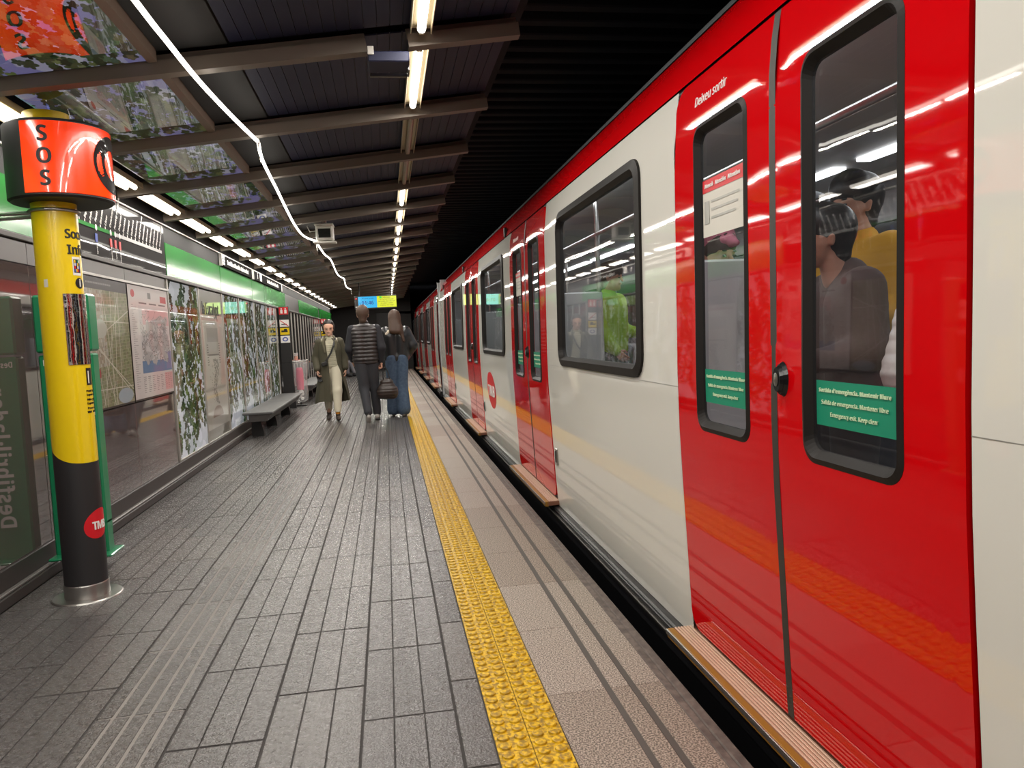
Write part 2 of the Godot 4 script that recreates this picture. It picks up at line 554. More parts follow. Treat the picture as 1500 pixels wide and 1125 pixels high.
	M.step_rib = mat("step rib", rgb(206, 172, 148), 0.4, 0.3)
	M.step_base = mat("step base", rgb(128, 84, 66), 0.5, 0.2)
	M.step_edge = mat("step edge", rgb(150, 106, 34), 0.5, 0.2)
	M.under = mat("underframe", rgb(24, 24, 27), 0.35)
	M.sticker = mat("green sticker", rgb(6, 132, 100), 0.5)
	M.sticker_ink = mat("pale lettering", rgb(206, 226, 190), 0.5)
	M.interior = mat("interior panel", rgb(188, 188, 188), 0.45)
	M.interior_dark = mat("interior dark", rgb(96, 98, 100), 0.5)
	M.train_floor = mat("train floor", rgb(92, 92, 96), 0.5)
	M.seat = mat("seat", rgb(60, 84, 88), 0.6)
	M.lamp = mat("lamp tube", Color(1, 1, 1), 0.4, 0.0, {"emit": Color(1.0, 0.97, 0.92), "energy": 6.0})
	M.led = mat("led tube", Color(1, 1, 1), 0.4, 0.0, {"emit": Color(1.0, 0.98, 0.93), "energy": 7.0})
	M.train_lamp = mat("train lamp", Color(1, 1, 1), 0.4, 0.0, {"emit": Color(0.98, 0.99, 1.0), "energy": 5.0})
	M.lamp_tray = mat("lamp tray", rgb(190, 178, 150), 0.35, 0.3)
	M.badge_blue = mat("blue badge", rgb(70, 90, 170), 0.5)
	M.notice = mat("notice paper", rgb(206, 202, 192), 0.6)
	M.screen_blue = mat("blue screen", rgb(10, 20, 30), 0.2, 0.0, {"emit": rgb(40, 186, 246), "energy": 1.0})
	M.screen_yellow = mat("yellow screen", rgb(30, 30, 8), 0.2, 0.0, {"emit": rgb(232, 240, 30), "energy": 1.0})
	M.screen_green = mat("green screen", rgb(8, 30, 8), 0.2, 0.0, {"emit": rgb(60, 220, 60), "energy": 1.0})
	M.screen_ink_blue = mat("screen ink", rgb(20, 70, 150), 0.5)
	var wavy := noise_tex(0.006, [], 55, 256, true, 9.0)
	M.steel_ripple = mat("mirror steel", rgb(190, 186, 184), 0.08, 1.0, {"normal": wavy, "nscale": 0.22, "tri": 6.0})
	M.lamp_off = mat("unlit tube", rgb(150, 134, 112), 0.3)

# ---------------------------------------------------------------- build
func _ready() -> void:
	rng.seed = 7
	# camera
	var cam := Camera3D.new()
	cam.name = "camera"
	cam.fov = 53.3345
	cam.near = 0.05
	cam.far = 200.0
	var yaw := deg_to_rad(9.13384)
	var pitch := deg_to_rad(3.94561)
	var roll := 0.048
	var fw := Vector3(sin(yaw) * cos(pitch), -sin(pitch), -cos(yaw) * cos(pitch))
	var r0 := fw.cross(Vector3.UP).normalized()
	var u0 := r0.cross(fw)
	var rr := r0 * cos(roll) - u0 * sin(roll)
	var uu := u0 * cos(roll) + r0 * sin(roll)
	cam.transform = Transform3D(Basis(rr, uu, -fw), CAM)
	add_child(cam)
	cam.current = true
	# underground: no sky
	var env := Environment.new()
	env.background_mode = Environment.BG_COLOR
	env.background_color = Color(0, 0, 0)
	env.tonemap_mode = Environment.TONE_MAPPER_LINEAR
	env.tonemap_exposure = 0.9
	env.sdfgi_enabled = true
	env.ssao_enabled = true
	env.ssil_enabled = true
	var we := WorldEnvironment.new()
	we.name = "environment"
	we.environment = env
	add_child(we)
	make_materials()
	build_floor()
	build_shell()
	build_ceiling()
	build_lamps()
	build_wall()
	build_train()
	build_pillar()
	build_furniture()
	build_people()

# ---------------------------------------------------------------- platform floor
const COLS := [-2.0, -1.725, -1.41, -1.095, -0.785, -0.472, -0.155, 0.16, 0.265]
const PHASE := [-3.0, -2.8, -3.085, -2.83, -3.13, -2.85, -2.58, -2.8]
const TLEN := 0.59
const ZEND := -31.0
const ZSTART := 6.6

func tile_mesh(w: float, l: float, n: int, gap: float) -> ArrayMesh:
	var s := st()
	tile_geo(s, Vector3.ZERO, w, l, n, gap)
	return s.commit()

func tile_geo(s: SurfaceTool, c: Vector3, w: float, l: float, n: int, gap: float) -> void:
	# a tile of n raised strips with scored grooves between them, top at y = 0
	var sw := (w - 0.007 - gap * (n - 1)) / n
	var x := -w / 2 + 0.0035
	var b := 0.0018
	var d := 0.006
	var zl := l / 2 - 0.0042
	for i in n:
		var x0 := x
		var x1 := x + sw
		var A := [c + Vector3(x0 + b, 0, -zl + b), c + Vector3(x1 - b, 0, -zl + b), c + Vector3(x1 - b, 0, zl - b), c + Vector3(x0 + b, 0, zl - b)]
		var B := [c + Vector3(x0, -d, -zl), c + Vector3(x1, -d, -zl), c + Vector3(x1, -d, zl), c + Vector3(x0, -d, zl)]
		quad(s, A[0], A[1], A[2], A[3])
		for k in 4:
			quad(s, B[k], B[(k + 1) % 4], A[(k + 1) % 4], A[k])
		x += sw + gap

func build_floor() -> void:
	var f := struct("floor")
	var s := st()
	bounds(s, Vector3(-2.3, -0.30, ZEND), Vector3(0.49, -0.004, ZSTART))
	mi(f, "screed", s.commit(), M.grout)
	s = st()
	bounds(s, Vector3(-1.085, -0.02, ZEND), Vector3(-0.80, -0.0025, ZSTART))
	mi(f, "guide_groove_bed", s.commit(), M.grout_light)
	var far := st()
	for ci in COLS.size() - 1:
		var x0: float = COLS[ci]
		var x1: float = COLS[ci + 1]
		var n := 3
		var gap := 0.0026
		if ci == 3:
			n = 5
			gap = 0.011
		if ci == 7:
			n = 1
		var w := x1 - x0
		var m := tile_mesh(w, TLEN, n, gap)
		var z: float = PHASE[ci] - TLEN / 2
		while z < 1.0:
			z += TLEN
		while z > ZEND + TLEN:
			var at := Vector3((x0 + x1) / 2, 0, z)
			if z > -11.5 and z < 0.0:
				mi(f, "tile", m, M["tile%d" % (rng.randi() % 4)], at + Vector3(0, rng.randf_range(-0.0008, 0.0006), 0))
			else:
				tile_geo(far, at, w, TLEN, n, gap)
			z -= TLEN
	# the floor behind the camera
	for ci in COLS.size() - 1:
		var z2 := 1.4
		while z2 < ZSTART - 0.4:
			tile_geo(far, Vector3((COLS[ci] + COLS[ci + 1]) / 2, -0.0015, z2 + 0.295), COLS[ci + 1] - COLS[ci], TLEN, 3, 0.005)
			z2 += TLEN
	var fo := mi(f, "far_tiles", far.commit(), M.tile0)
	fo.set_meta("kind", "stuff")
	# yellow tactile strip: two rows of rubber tiles with flat round studs
	var tw := 0.1125
	var tl := 0.62
	var ts := st()
	bounds(ts, Vector3(-tw / 2 + 0.001, -0.01, -tl / 2 + 0.001), Vector3(tw / 2 - 0.001, 0.001, tl / 2 - 0.001), 0.001)
	for i in 2:
		for j in 12:
			var c := Vector3((i - 0.5) * 0.0555, 0.001, (j - 5.5) * tl / 12.0)
			lathe(ts, [Vector2(0.021, 0), Vector2(0.019, 0.0055), Vector2(0.0155, 0.0068), Vector2(0, 0.0068)], 10, c)
	var tm := ts.commit()
	for i in 2:
		var z3 := -2.58 + tl * 4
		while z3 > ZEND + 0.4:
			mi(f, "tactile_tile", tm, M.tactile, Vector3(0.265 + tw * (i + 0.5), 0, z3))
			z3 -= tl
	# granite coping
	var zc := -2.895 + 0.6 * 6
	while zc > ZEND + 0.4:
		s = st()
		bounds(s, Vector3(0.4925, -0.05, zc - 0.298), Vector3(0.704, 0, zc + 0.298), 0.002)
		bounds(s, Vector3(0.727, -0.05, zc - 0.298), Vector3(0.795, 0, zc + 0.298), 0.002)
		bounds(s, Vector3(0.819, -0.05, zc - 0.298), Vector3(0.914, 0, zc + 0.298), 0.002)
		bounds(s, Vector3(0.4925, -0.06, zc - 0.298), Vector3(0.914, -0.02, zc + 0.298))
		mi(f, "coping_slab", s.commit(), M["coping%d" % (rng.randi() % 2)])
		zc -= 0.6
	for x in [0.7155, 0.807]:
		s = st()
		bounds(s, Vector3(x - 0.011, -0.03, ZEND), Vector3(x + 0.011, -0.0015, ZSTART))
		mi(f, "inlay_strip", s.commit(), M.inlay)
	s = st()
	bounds(s, Vector3(0.49, -0.30, ZEND), Vector3(0.92, -0.055, ZSTART))
	mi(f, "coping_bed", s.commit(), M.grout)
	s = st()
	bounds(s, Vector3(0.917, -0.14, ZEND), Vector3(0.948, -0.003, ZSTART), 0.004)
	bounds(s, Vector3(0.950, -0.14, ZEND), Vector3(0.99, -0.006, ZSTART), 0.006)
	mi(f, "edge_trim", s.commit(), M.edge_trim)
	s = st()
	bounds(s, Vector3(0.80, -1.25, ZEND), Vector3(0.955, -0.12, ZSTART))
	mi(f, "platform_face", s.commit(), M.concrete_dark)

func build_shell() -> void:
	var tb := struct("floor_track")
	var s := st()
	bounds(s, Vector3(0.8, -1.45, -60), Vector3(4.5, -1.25, ZSTART + 0.4))
	mi(tb, "track_bed", s.commit(), M.concrete_dark)
	for x in [1.75, 3.2]:
		s = st()
		bounds(s, Vector3(x - 0.035, -1.25, -60), Vector3(x + 0.035, -1.10, ZSTART), 0.01)
		mi(tb, "rail", s.commit(), M.steel_soft)
	var wr := struct("wall_right")
	s = st()
	bounds(s, Vector3(4.3, -1.3, -60), Vector3(4.6, 3.7, ZSTART + 0.4))
	mi(wr, "tunnel_side", s.commit(), M.concrete_dark)
	var wb := struct("wall_back")
	s = st()
	bounds(s, Vector3(-2.4, -1.4, ZSTART), Vector3(4.6, 3.8, ZSTART + 0.3))
	mi(wb, "rear_wall", s.commit(), M.ceiling_panel)
	# far end of the platform: bulkhead, dark doorway and the tunnel mouth
	var wf := struct("wall_far")
	s = st()
	bounds(s, Vector3(-2.4, -0.3, ZEND - 0.3), Vector3(-0.35, 3.2, ZEND))
	bounds(s, Vector3(-0.35, 2.30, ZEND - 0.3), Vector3(1.02, 3.4, ZEND))
	bounds(s, Vector3(0.55, -1.3, ZEND - 0.3), Vector3(1.02, 2.2, ZEND))
	mi(wf, "bulkhead", s.commit(), M.beam_dark)
	s = st()
	bounds(s, Vector3(-0.36, -0.3, ZEND - 0.25), Vector3(0.56, 2.31, ZEND - 0.08))
	mi(wf, "door_leaf", s.commit(), M.black)
	s = st()
	bounds(s, Vector3(0.6, -1.4, -60.2), Vector3(4.6, 3.8, -60))
	bounds(s, Vector3(0.6, -1.4, -60), Vector3(0.8, 3.8, ZEND - 0.3))
	mi(wf, "tunnel_end", s.commit(), M.soot)

func build_ceiling() -> void:
	var c := struct("ceiling")
	# slab over the platform, sloping up towards the track
	var s := st()
	for e in [[0.16, 0.22]]:
		var xs := [-2.4, 0.80]
		var p := []
		for x in xs:
			for dy in e:
				p.append(Vector2(x, ceil_y(x) + dy))
		prism(s, PackedVector2Array([p[0], p[2], p[3], p[1]]), Transform3D(Basis(), Vector3(0, 0, ZEND - 0.3)), ZSTART - ZEND + 0.3)
	mi(c, "slab", s.commit(), M.slat_back)
	# high dark soffit over the track with its ribs
	s = st()
	bounds(s, Vector3(0.74, 3.45, -60), Vector3(4.6, 3.7, ZSTART + 0.3))
	bounds(s, Vector3(0.74, 2.95, -60), Vector3(0.80, 3.5, ZSTART + 0.3))
	mi(c, "track_soffit", s.commit(), M.soot)
	s = st()
	var z := -0.4
	while z > -30:
		bounds(s, Vector3(0.8, 3.36, z - 0.05), Vector3(4.3, 3.46, z + 0.05), 0.01)
		z -= 0.24
	var rb := mi(c, "soffit_ribs", s.commit(), M.soot_rib)
	rb.set_meta("kind", "stuff")
	# sloping frame: everything below is laid out along the slope
	var ang := atan(0.1175)
	var tx := func(x: float, up: float, zz: float) -> Vector3: return Vector3(x, ceil_y(x) + up, zz)
	# beams
	for k in range(-7, 22):
		var bz := BEAM0 - BEAM_STEP * k
		if bz < ZEND + 0.2 or bz > ZSTART:
			continue
		var segs := [[-1.985, 0.76]]
		if k == 0:
			segs = [[-1.985, -0.01], [0.195, 0.76]]
		s = st()
		for g in segs:
			# channel: bottom flange, upright web and a lip
			var prof := PackedVector2Array([Vector2(-0.034, 0), Vector2(0.034, 0), Vector2(0.034, 0.010), Vector2(-0.025, 0.010), Vector2(-0.025, 0.055), Vector2(0.018, 0.055), Vector2(0.018, 0.104), Vector2(0.010, 0.104), Vector2(0.010, 0.064), Vector2(-0.034, 0.064)])
			var l: float = (g[1] - g[0]) / cos(ang)
			var bx := Vector3(cos(ang), sin(ang), 0)
			var t := Transform3D(Basis(Vector3(0, 0, -1), Vector3(-sin(ang), cos(ang), 0), bx), Vector3(g[0], ceil_y(g[0]), bz))
			prism(s, prof, t, l)
		mi(c, "beam", s.commit(), M.beam)
	# slats between the beams, dark leaf-print panels and plain panels
	var far := st()
	for k in range(-7, 21):
		var za := BEAM0 - BEAM_STEP * k - 0.05
		var zb := za - BEAM_STEP + 0.10
		if za > ZSTART + 1.0 or zb < ZEND:
			continue
		var near := k >= -1 and k <= 5
		var x := -0.655
		while x < 0.73:
			if absf(x + 0.03 - 0.255) > 0.05:
				var ss := st() if near else far
				var p := [tx.call(x, 0.105, za), tx.call(x + 0.0595, 0.105, za), tx.call(x + 0.0595, 0.105, zb), tx.call(x, 0.105, zb)]
				var q := []
				for v in p:
					q.append(v + Vector3(0, 0.008, 0))
				quad(ss, p[0], p[1], p[2], p[3])
				for i in 4:
					quad(ss, p[i], p[(i + 1) % 4], q[(i + 1) % 4], q[i])
				if near:
					mi(c, "slat", ss.commit(), M.slat)
			x += 0.0635
		s = st()
		quad(s, tx.call(-0.66, 0.113, za), tx.call(0.74, 0.113, za), tx.call(0.74, 0.113, zb), tx.call(-0.66, 0.113, zb))
		mi(c, "seam_sheet", s.commit(), M.slat_seam)
		# plain dark strip
		s = st()
		quad(s, tx.call(-0.985, 0.10, za), tx.call(-0.665, 0.10, za), tx.call(-0.665, 0.10, zb), tx.call(-0.985, 0.10, zb))
		quad(s, tx.call(-0.985, 0.12, za), tx.call(-0.665, 0.12, za), tx.call(-0.665, 0.12, zb), tx.call(-0.985, 0.12, zb))
		mi(c, "panel", s.commit(), M.ceiling_panel)
		s = st()
		prism(s, PackedVector2Array([Vector2(-1.03, ceil_y(-1.03) + 0.05), Vector2(-0.99, ceil_y(-0.99) + 0.05), Vector2(-0.99, ceil_y(-0.99) + 0.11), Vector2(-1.03, ceil_y(-1.03) + 0.11)]), Transform3D(Basis(), Vector3(0, 0, zb)), za - zb)
		mi(c, "panel_edge", s.commit(), M.panel_frame)
		# leaf print panel
		s = st()
		var xa := -1.725
		var xb := -1.03
		if k <= 8:
			uvquad(s, tx.call(xa, 0.06, zb), tx.call(xb, 0.06, zb), tx.call(xb, 0.06, za), tx.call(xa, 0.06, za), Vector2(0.0 + 0.13 * k, 0), Vector2(0.55 + 0.13 * k, 1.0))
			mi(c, "leaf_light_panel", s.commit(), M.leaf_ceiling)
			s = st()
			quad(s, tx.call(xa, 0.075, zb), tx.call(xb, 0.075, zb), tx.call(xb, 0.075, za), tx.call(xa, 0.075, za))
			mi(c, "panel_back", s.commit(), M.ceiling_panel)
		else:
			quad(s, tx.call(xa, 0.06, zb), tx.call(xb, 0.06, zb), tx.call(xb, 0.06, za), tx.call(xa, 0.06, za))
			quad(s, tx.call(xa, 0.08, zb), tx.call(xb, 0.08, zb), tx.call(xb, 0.08, za), tx.call(xa, 0.08, za))
			mi(c, "panel", s.commit(), M.panel_frame)
	var fo := mi(c, "far_slats", far.commit(), M.slat)
	fo.set_meta("kind", "stuff")

# ---------------------------------------------------------------- lamps
const ORD := ["first", "second", "third", "fourth", "fifth", "sixth", "seventh", "eighth", "ninth", "tenth", "eleventh", "twelfth", "thirteenth", "fourteenth", "fifteenth", "sixteenth", "seventeenth", "eighteenth", "nineteenth", "twentieth", "twenty-first", "twenty-second", "twenty-third", "twenty-fourth", "twenty-fifth", "twenty-sixth", "twenty-seventh"]
const E_CENTRE := 1.5
const E_WALL := 0.6

func build_lamps() -> void:
	var socket_mesh := boxm(Vector3.ZERO, Vector3(0.03, 0.05, 0.03), 0.004)
	var lampcol := Color(1.0, 0.98, 0.95)
	for row in 2:
		var lx: float = 0.255 if row == 0 else -1.86
		var cnt := 0
		for k in range(-7, 21):
			var zc := BEAM0 - BEAM_STEP * (k + 0.5)
			if zc > 5.8 or zc < ZEND + 0.5:
				continue
			var lit := not (row == 0 and (k == 1 or k == 2))
			var where := ("%s of those behind the camera" % ORD[k + 7]) if zc > -2.0 else "%s from the front" % ORD[cnt]
			if zc <= -2.0:
				cnt += 1
			var lab := ("lit fluorescent tube lamp in the middle ceiling row, %s" if row == 0 else "lit fluorescent tube lamp above the left wall, %s") % where
			if not lit:
				lab = "switched-off tube lamp in the middle ceiling row, " + ("nearer one" if k == 1 else "farther one")
			var o := thing("ceiling_lamp", lab, "lamp", Vector3(lx, ceil_y(lx) + 0.03, zc), "middle row of ceiling lamps" if row == 0 else "wall row of ceiling lamps")
			var l := 1.10
			var w := 0.10 if row == 0 else 0.15
			var s := st()
			# tray with upstanding sides
			box(s, Vector3(0, 0.045, 0), Vector3(w, 0.012, l), 0.003)
			box(s, Vector3(-w / 2, 0.03, 0), Vector3(0.006, 0.04, l), 0.002)
			box(s, Vector3(w / 2, 0.03, 0), Vector3(0.006, 0.04, l), 0.002)
			mi(o, "tray", s.commit(), M.lamp_tray)
			for xx in ([0.0] if row == 0 else [-0.032, 0.032]):
				s = st()
				tube(s, [Vector3(xx, 0.012, -l / 2 + 0.06), Vector3(xx, 0.012, l / 2 - 0.06)], 0.021 if row == 0 else 0.019, 10)
				mi(o, "tube", s.commit(), M.lamp if lit else M.lamp_off)
				for e in [-1, 1]:
					mi(o, "socket", socket_mesh, M.lamp_tray, Vector3(xx, 0.02, e * (l / 2 - 0.045)))
			if lit:
				area(Vector3(0, -0.012, 0), Vector3.DOWN, Vector3(0, 0, 1), 0.045 if row == 0 else 0.10, l - 0.14, E_CENTRE if row == 0 else E_WALL, lampcol, "tube_light", o)
	# LED rope that hangs in slack bows from beam to beam
	var runs := [
		[Vector3(-0.80, 2.575, 1.6), Vector3(-0.83, 2.50, 0.2), Vector3(-0.82, 2.545, -1.5), Vector3(-0.817, 2.545, -3.016), Vector3(-0.809, 2.54, -3.333), Vector3(-0.797, 2.54, -3.843), Vector3(-0.765, 2.55, -4.48), Vector3(-0.728, 2.57, -5.10)],
		[Vector3(-0.728, 2.57, -5.12), Vector3(-0.771, 2.555, -5.58), Vector3(-0.81, 2.545, -6.53), Vector3(-0.885, 2.535, -8.33), Vector3(-0.893, 2.54, -9.40), Vector3(-0.815, 2.565, -10.12)],
		[Vector3(-0.815, 2.56, -10.16), Vector3(-0.82, 2.55, -11.5), Vector3(-0.80, 2.565, -12.6), Vector3(-0.85, 2.545, -15.1), Vector3(-0.80, 2.56, -16.4)],
		[Vector3(-0.80, 2.56, -16.46), Vector3(-0.87, 2.545, -18.7), Vector3(-0.82, 2.56, -20.0)]]
	var names := ["white LED rope light bowing over the platform, nearest run", "white LED rope light bowing towards the small monitor, second run", "white LED rope light beyond the small monitor, third run", "short white LED rope light above the information screen"]
	for i in runs.size():
		var o := thing("led_rope_light", names[i], "light", runs[i][0], "LED rope runs")
		var cv := Curve3D.new()
		for j in runs[i].size():
			var p: Vector3 = runs[i][j]
			var a: Vector3 = runs[i][maxi(j - 1, 0)]
			var b: Vector3 = runs[i][mini(j + 1, runs[i].size() - 1)]
			var t := (b - a) / 6.0
			cv.add_point(p, -t, t)
		cv.bake_interval = 0.12
		var pts := []
		for v in cv.get_baked_points():
			pts.append(v)
		var s := st()
		tube(s, pts, 0.011, 8)
		wpart(o, "rope_light", s, M.led)
		s = st()
		for j in [0, runs[i].size() - 1]:
			var p: Vector3 = runs[i][j]
			box(s, p + Vector3(0, 0.006, 0), Vector3(0.02, 0.034, 0.02), 0.004)
			tube(s, [p, p + Vector3(0.004, -0.06, 0.0), p + Vector3(0.012, -0.13, 0.004)], 0.003, 6)
		wpart(o, "tie", s, M.white_housing)
		for j in runs[i].size() - 1:
			var p: Vector3 = runs[i][j]
			var q: Vector3 = runs[i][j + 1]
			if p.distance_to(q) > 0.4:
				area((p + q) / 2 + Vector3(0, -0.03, 0) - o.position, Vector3.DOWN, (q - p).normalized(), 0.02, p.distance_to(q) * 0.9, 0.95 * p.distance_to(q), Color(1, 0.97, 0.93), "rope_glow", o)

# ---------------------------------------------------------------- left wall
const WX := -2.05
const WR := Vector3(0, 0, -1)   # reading direction along the left wall

func wall_quad(z0: float, z1: float, y0: float, y1: float, x: float, uv := false, u0 := Vector2.ZERO, u1 := Vector2.ONE) -> ArrayMesh:
	# a sheet 12 mm thick whose face looks to +X; z0 is the end nearer the camera
	var s := st()
	if uv:
		uvquad(s, Vector3(x, y1, z0), Vector3(x, y1, z1), Vector3(x, y0, z1), Vector3(x, y0, z0), u0, u1)
		return s.commit()
	bounds(s, Vector3(x - 0.012, y0, z1), Vector3(x, y1, z0), 0.002)
	return s.commit()

func build_wall() -> void:
	var w := struct("wall_left")
	var s := st()
	bounds(s, Vector3(-2.4, -0.3, ZEND), Vector3(-2.075, 2.9, ZSTART))
	mi(w, "backing_wall", s.commit(), M.ceiling_panel)
	# plinth with a ledge
	s = st()
	bounds(s, Vector3(-2.08, 0, ZEND), Vector3(-2.0, 0.06, ZSTART), 0.004)
	mi(w, "plinth", s.commit(), M.plinth)
	s = st()
	bounds(s, Vector3(-2.08, 0.06, ZEND), Vector3(-2.012, 0.075, ZSTART), 0.004)
	mi(w, "plinth_ledge", s.commit(), M.plinth_ledge)
	s = st()
	bounds(s, Vector3(-2.08, 0.075, ZEND), Vector3(-2.035, 0.185, ZSTART), 0.004)
	mi(w, "skirting", s.commit(), M.plinth)
	# top frieze: dark sheet with a pale edge below the lamps, dark rail under the signs
	s = st()
	bounds(s, Vector3(-2.08, 2.31, ZEND), Vector3(-2.055, 2.47, ZSTART))
	mi(w, "frieze", s.commit(), M.ceiling_panel)
	s = st()
	bounds(s, Vector3(-2.08, 2.468, ZEND), Vector3(-2.035, 2.482, ZSTART), 0.002)
	mi(w, "frieze_edge", s.commit(), M.white_housing)
	s = st()
	bounds(s, Vector3(-2.08, 1.955, ZEND), Vector3(-2.03, 1.99, ZSTART), 0.005)
	mi(w, "rail", s.commit(), M.rail_dark)
	# near mauve panels, full height, up to the posters
	var z := 6.24
	while z > -5.6:
		var z1 := maxf(z - 1.24, -5.68)
		mi(w, "panel", wall_quad(z - 0.002, z1 + 0.002, 0.185, 1.82, WX), M.mauve)
		mi(w, "steel_panel", wall_quad(z - 0.002, z1 + 0.002, 1.824, 1.953, WX), M.steel_soft)
		z = z1
	# under and over the posters
	for e in [[-5.68, -6.62], [-6.62, -7.78]]:
		mi(w, "panel", wall_quad(e[0] - 0.002, e[1] + 0.002, 0.185, 0.86, WX), M.mauve)
		mi(w, "panel", wall_quad(e[0] - 0.002, e[1] + 0.002, 0.864, 1.82, WX - 0.004), M.mauve)
		mi(w, "steel_panel", wall_quad(e[0] - 0.002, e[1] + 0.002, 1.86, 1.953, WX), M.steel_soft)
	# picture rail with clips over the posters
	s = st()
	bounds(s, Vector3(-2.06, 1.835, -7.8), Vector3(-2.03, 1.856, -5.6), 0.003)
	mi(w, "poster_rail", s.commit(), M.steel)
	# glazed panels with mullions
	var divs := [-7.80, -9.03, -10.27, -11.40, -12.68, -13.93, -15.09]
	var kinds := ["leaf", "euca", "leaf", "leaf", "leaf", "leaf"]
	for i in 6:
		var za: float = divs[i] - 0.02
		var zb: float = divs[i + 1] + 0.02
		var u := 0.17 * i
		if kinds[i] == "leaf":
			mi(w, "leaf_light_panel", wall_quad(za, zb, 0.205, 1.945, WX, true, Vector2(u, 0), Vector2(u + 0.62, 1)), M.leaf_wall, Vector3.ZERO, "backlit panel printed with hanging leaves")
		else:
			mi(w, "printed_panel", wall_quad(za, zb, 0.205, 1.945, WX, true), M.euca, Vector3.ZERO, "pale botanical panel")
	z = -15.09
	while z > ZEND + 0.7:
		mi(w, "glass_panel", wall_quad(z - 0.02, z - 0.59, 0.205, 1.945, WX), M.dark_glass)
		divs.append(z - 0.61)
		z -= 0.61
	for d in divs:
		s = st()
		bounds(s, Vector3(WX - 0.02, 0.19, d - 0.02), Vector3(WX + 0.012, 1.955, d + 0.02), 0.004)
		mi(w, "mullion", s.commit(), M.mullion)
	s = st()
	bounds(s, Vector3(WX - 0.02, 0.185, ZEND), Vector3(WX + 0.01, 0.205, -7.78), 0.003)
	mi(w, "sill", s.commit(), M.mullion)
	text(w, "lettering", "la Eucalypt", 0.13, Vector3(WX + 0.003, 1.73, -9.62), WR, Vector3.UP, M.black_paint, false, 1.0)

	# green signs over the panels
	var gs := [[-3.2, -5.02], [-7.84, -10.27], [-10.29, -12.6], [-12.62, -16.6], [-19.2, -24.5], [-25.2, -30.2]]
	var gl := ["green sign band behind the emergency column", "green sign band above the first leaf panel", "green sign band under the first exit sign", "green sign band under the second exit sign", "green sign band farther along, above dark glass", "farthest green sign band near the platform end"]
	for i in gs.size():
		var o := thing("green_sign", gl[i], "sign", Vector3(WX, 1.992, (gs[i][0] + gs[i][1]) / 2), "green sign bands on the left wall")
		s = st()
		bounds(s, Vector3(WX - 0.02, 1.992, gs[i][1]), Vector3(WX + 0.008, 2.308, gs[i][0]), 0.003)
		wpart(o, "sign_face", s, M.green_sign)
	for e in [[5.0, -3.18], [-16.62, -19.18]]:
		mi(w, "steel_panel", wall_quad(e[0], e[1], 1.992, 2.308, WX), M.steel_soft)
	# black exit signs in front of the frieze
	var es := [[-10.33, -12.58, "Sortida c/Rambla Universitat", "black exit sign with white lettering, nearer of two"], [-12.70, -16.0, "Sortida c/Gran Via Rambla", "black exit sign with white lettering and icon, farther one"]]
	for i in 2:
		var e = es[i]
		var o := thing("exit_sign", e[3], "sign", Vector3(-2.0, 2.31, (e[0] + e[1]) / 2), "exit signs")
		s = st()
		bounds(s, Vector3(-2.05, 2.315, e[1]), Vector3(-2.018, 2.462, e[0]), 0.004)
		wpart(o, "board", s, M.exit_black)
		s = st()
		bounds(s, Vector3(-2.05, 2.455, e[1]), Vector3(-2.012, 2.468, e[0]), 0.002)
		for zz in [e[0], e[1]]:
			bounds(s, Vector3(-2.05, 2.315, zz - 0.02), Vector3(-2.012, 2.468, zz + 0.02), 0.002)
		if i == 1:
			bounds(s, Vector3(-2.02, 2.335, e[0] - 0.62), Vector3(-2.014, 2.455, e[0] - 0.80), 0.001)
		wpart(o, "border", s, M.white_paint)
		var len_: float = absf(e[1] - e[0])
		text(o, "lettering", e[2], 0.06, Vector3(-2.016, 2.385, (e[0] + e[1]) / 2 - (0.0 if i == 0 else 0.45)) - o.position, WR, Vector3.UP, M.white_paint, true, 1.35)
		if i == 1:
			text(o, "pictogram", "i", 0.09, Vector3(-2.012, 2.39, e[0] - 0.36) - o.position, WR, Vector3.UP, M.white_paint, true, 1.6)
		else:
			s = st()
			for k in 3:
				bounds(s, Vector3(-2.019, 2.335 + k * 0.042, e[0] - 0.17), Vector3(-2.014, 2.367 + k * 0.042, e[0] - 0.06), 0.001)
			wpart(o, "pictogram", s, M.white_paint)

	build_route_map()
	# posters
	for i in 2:
		var a: float = [-5.72, -6.63][i]
		var b: float = [-6.60, -7.76][i]
		var o := thing("map_poster", ["city street map poster in khaki and grey with black header", "pale transport network poster with blue sea and pink key"][i], "poster", Vector3(WX, 0.88, (a + b) / 2), "framed maps on the left wall")
		s = st()
		uvquad(s, Vector3(WX + 0.009, 1.832, a), Vector3(WX + 0.009, 1.832, b), Vector3(WX + 0.009, 0.885, b), Vector3(WX + 0.009, 0.885, a))
		wpart(o, "print", s, M.city_map if i == 0 else M.network_map)
		s = st()
		bounds(s, Vector3(WX, 0.87, b - 0.004), Vector3(WX + 0.007, 1.833, a + 0.004), 0.002)
		wpart(o, "backing_board", s, M.rail_dark)

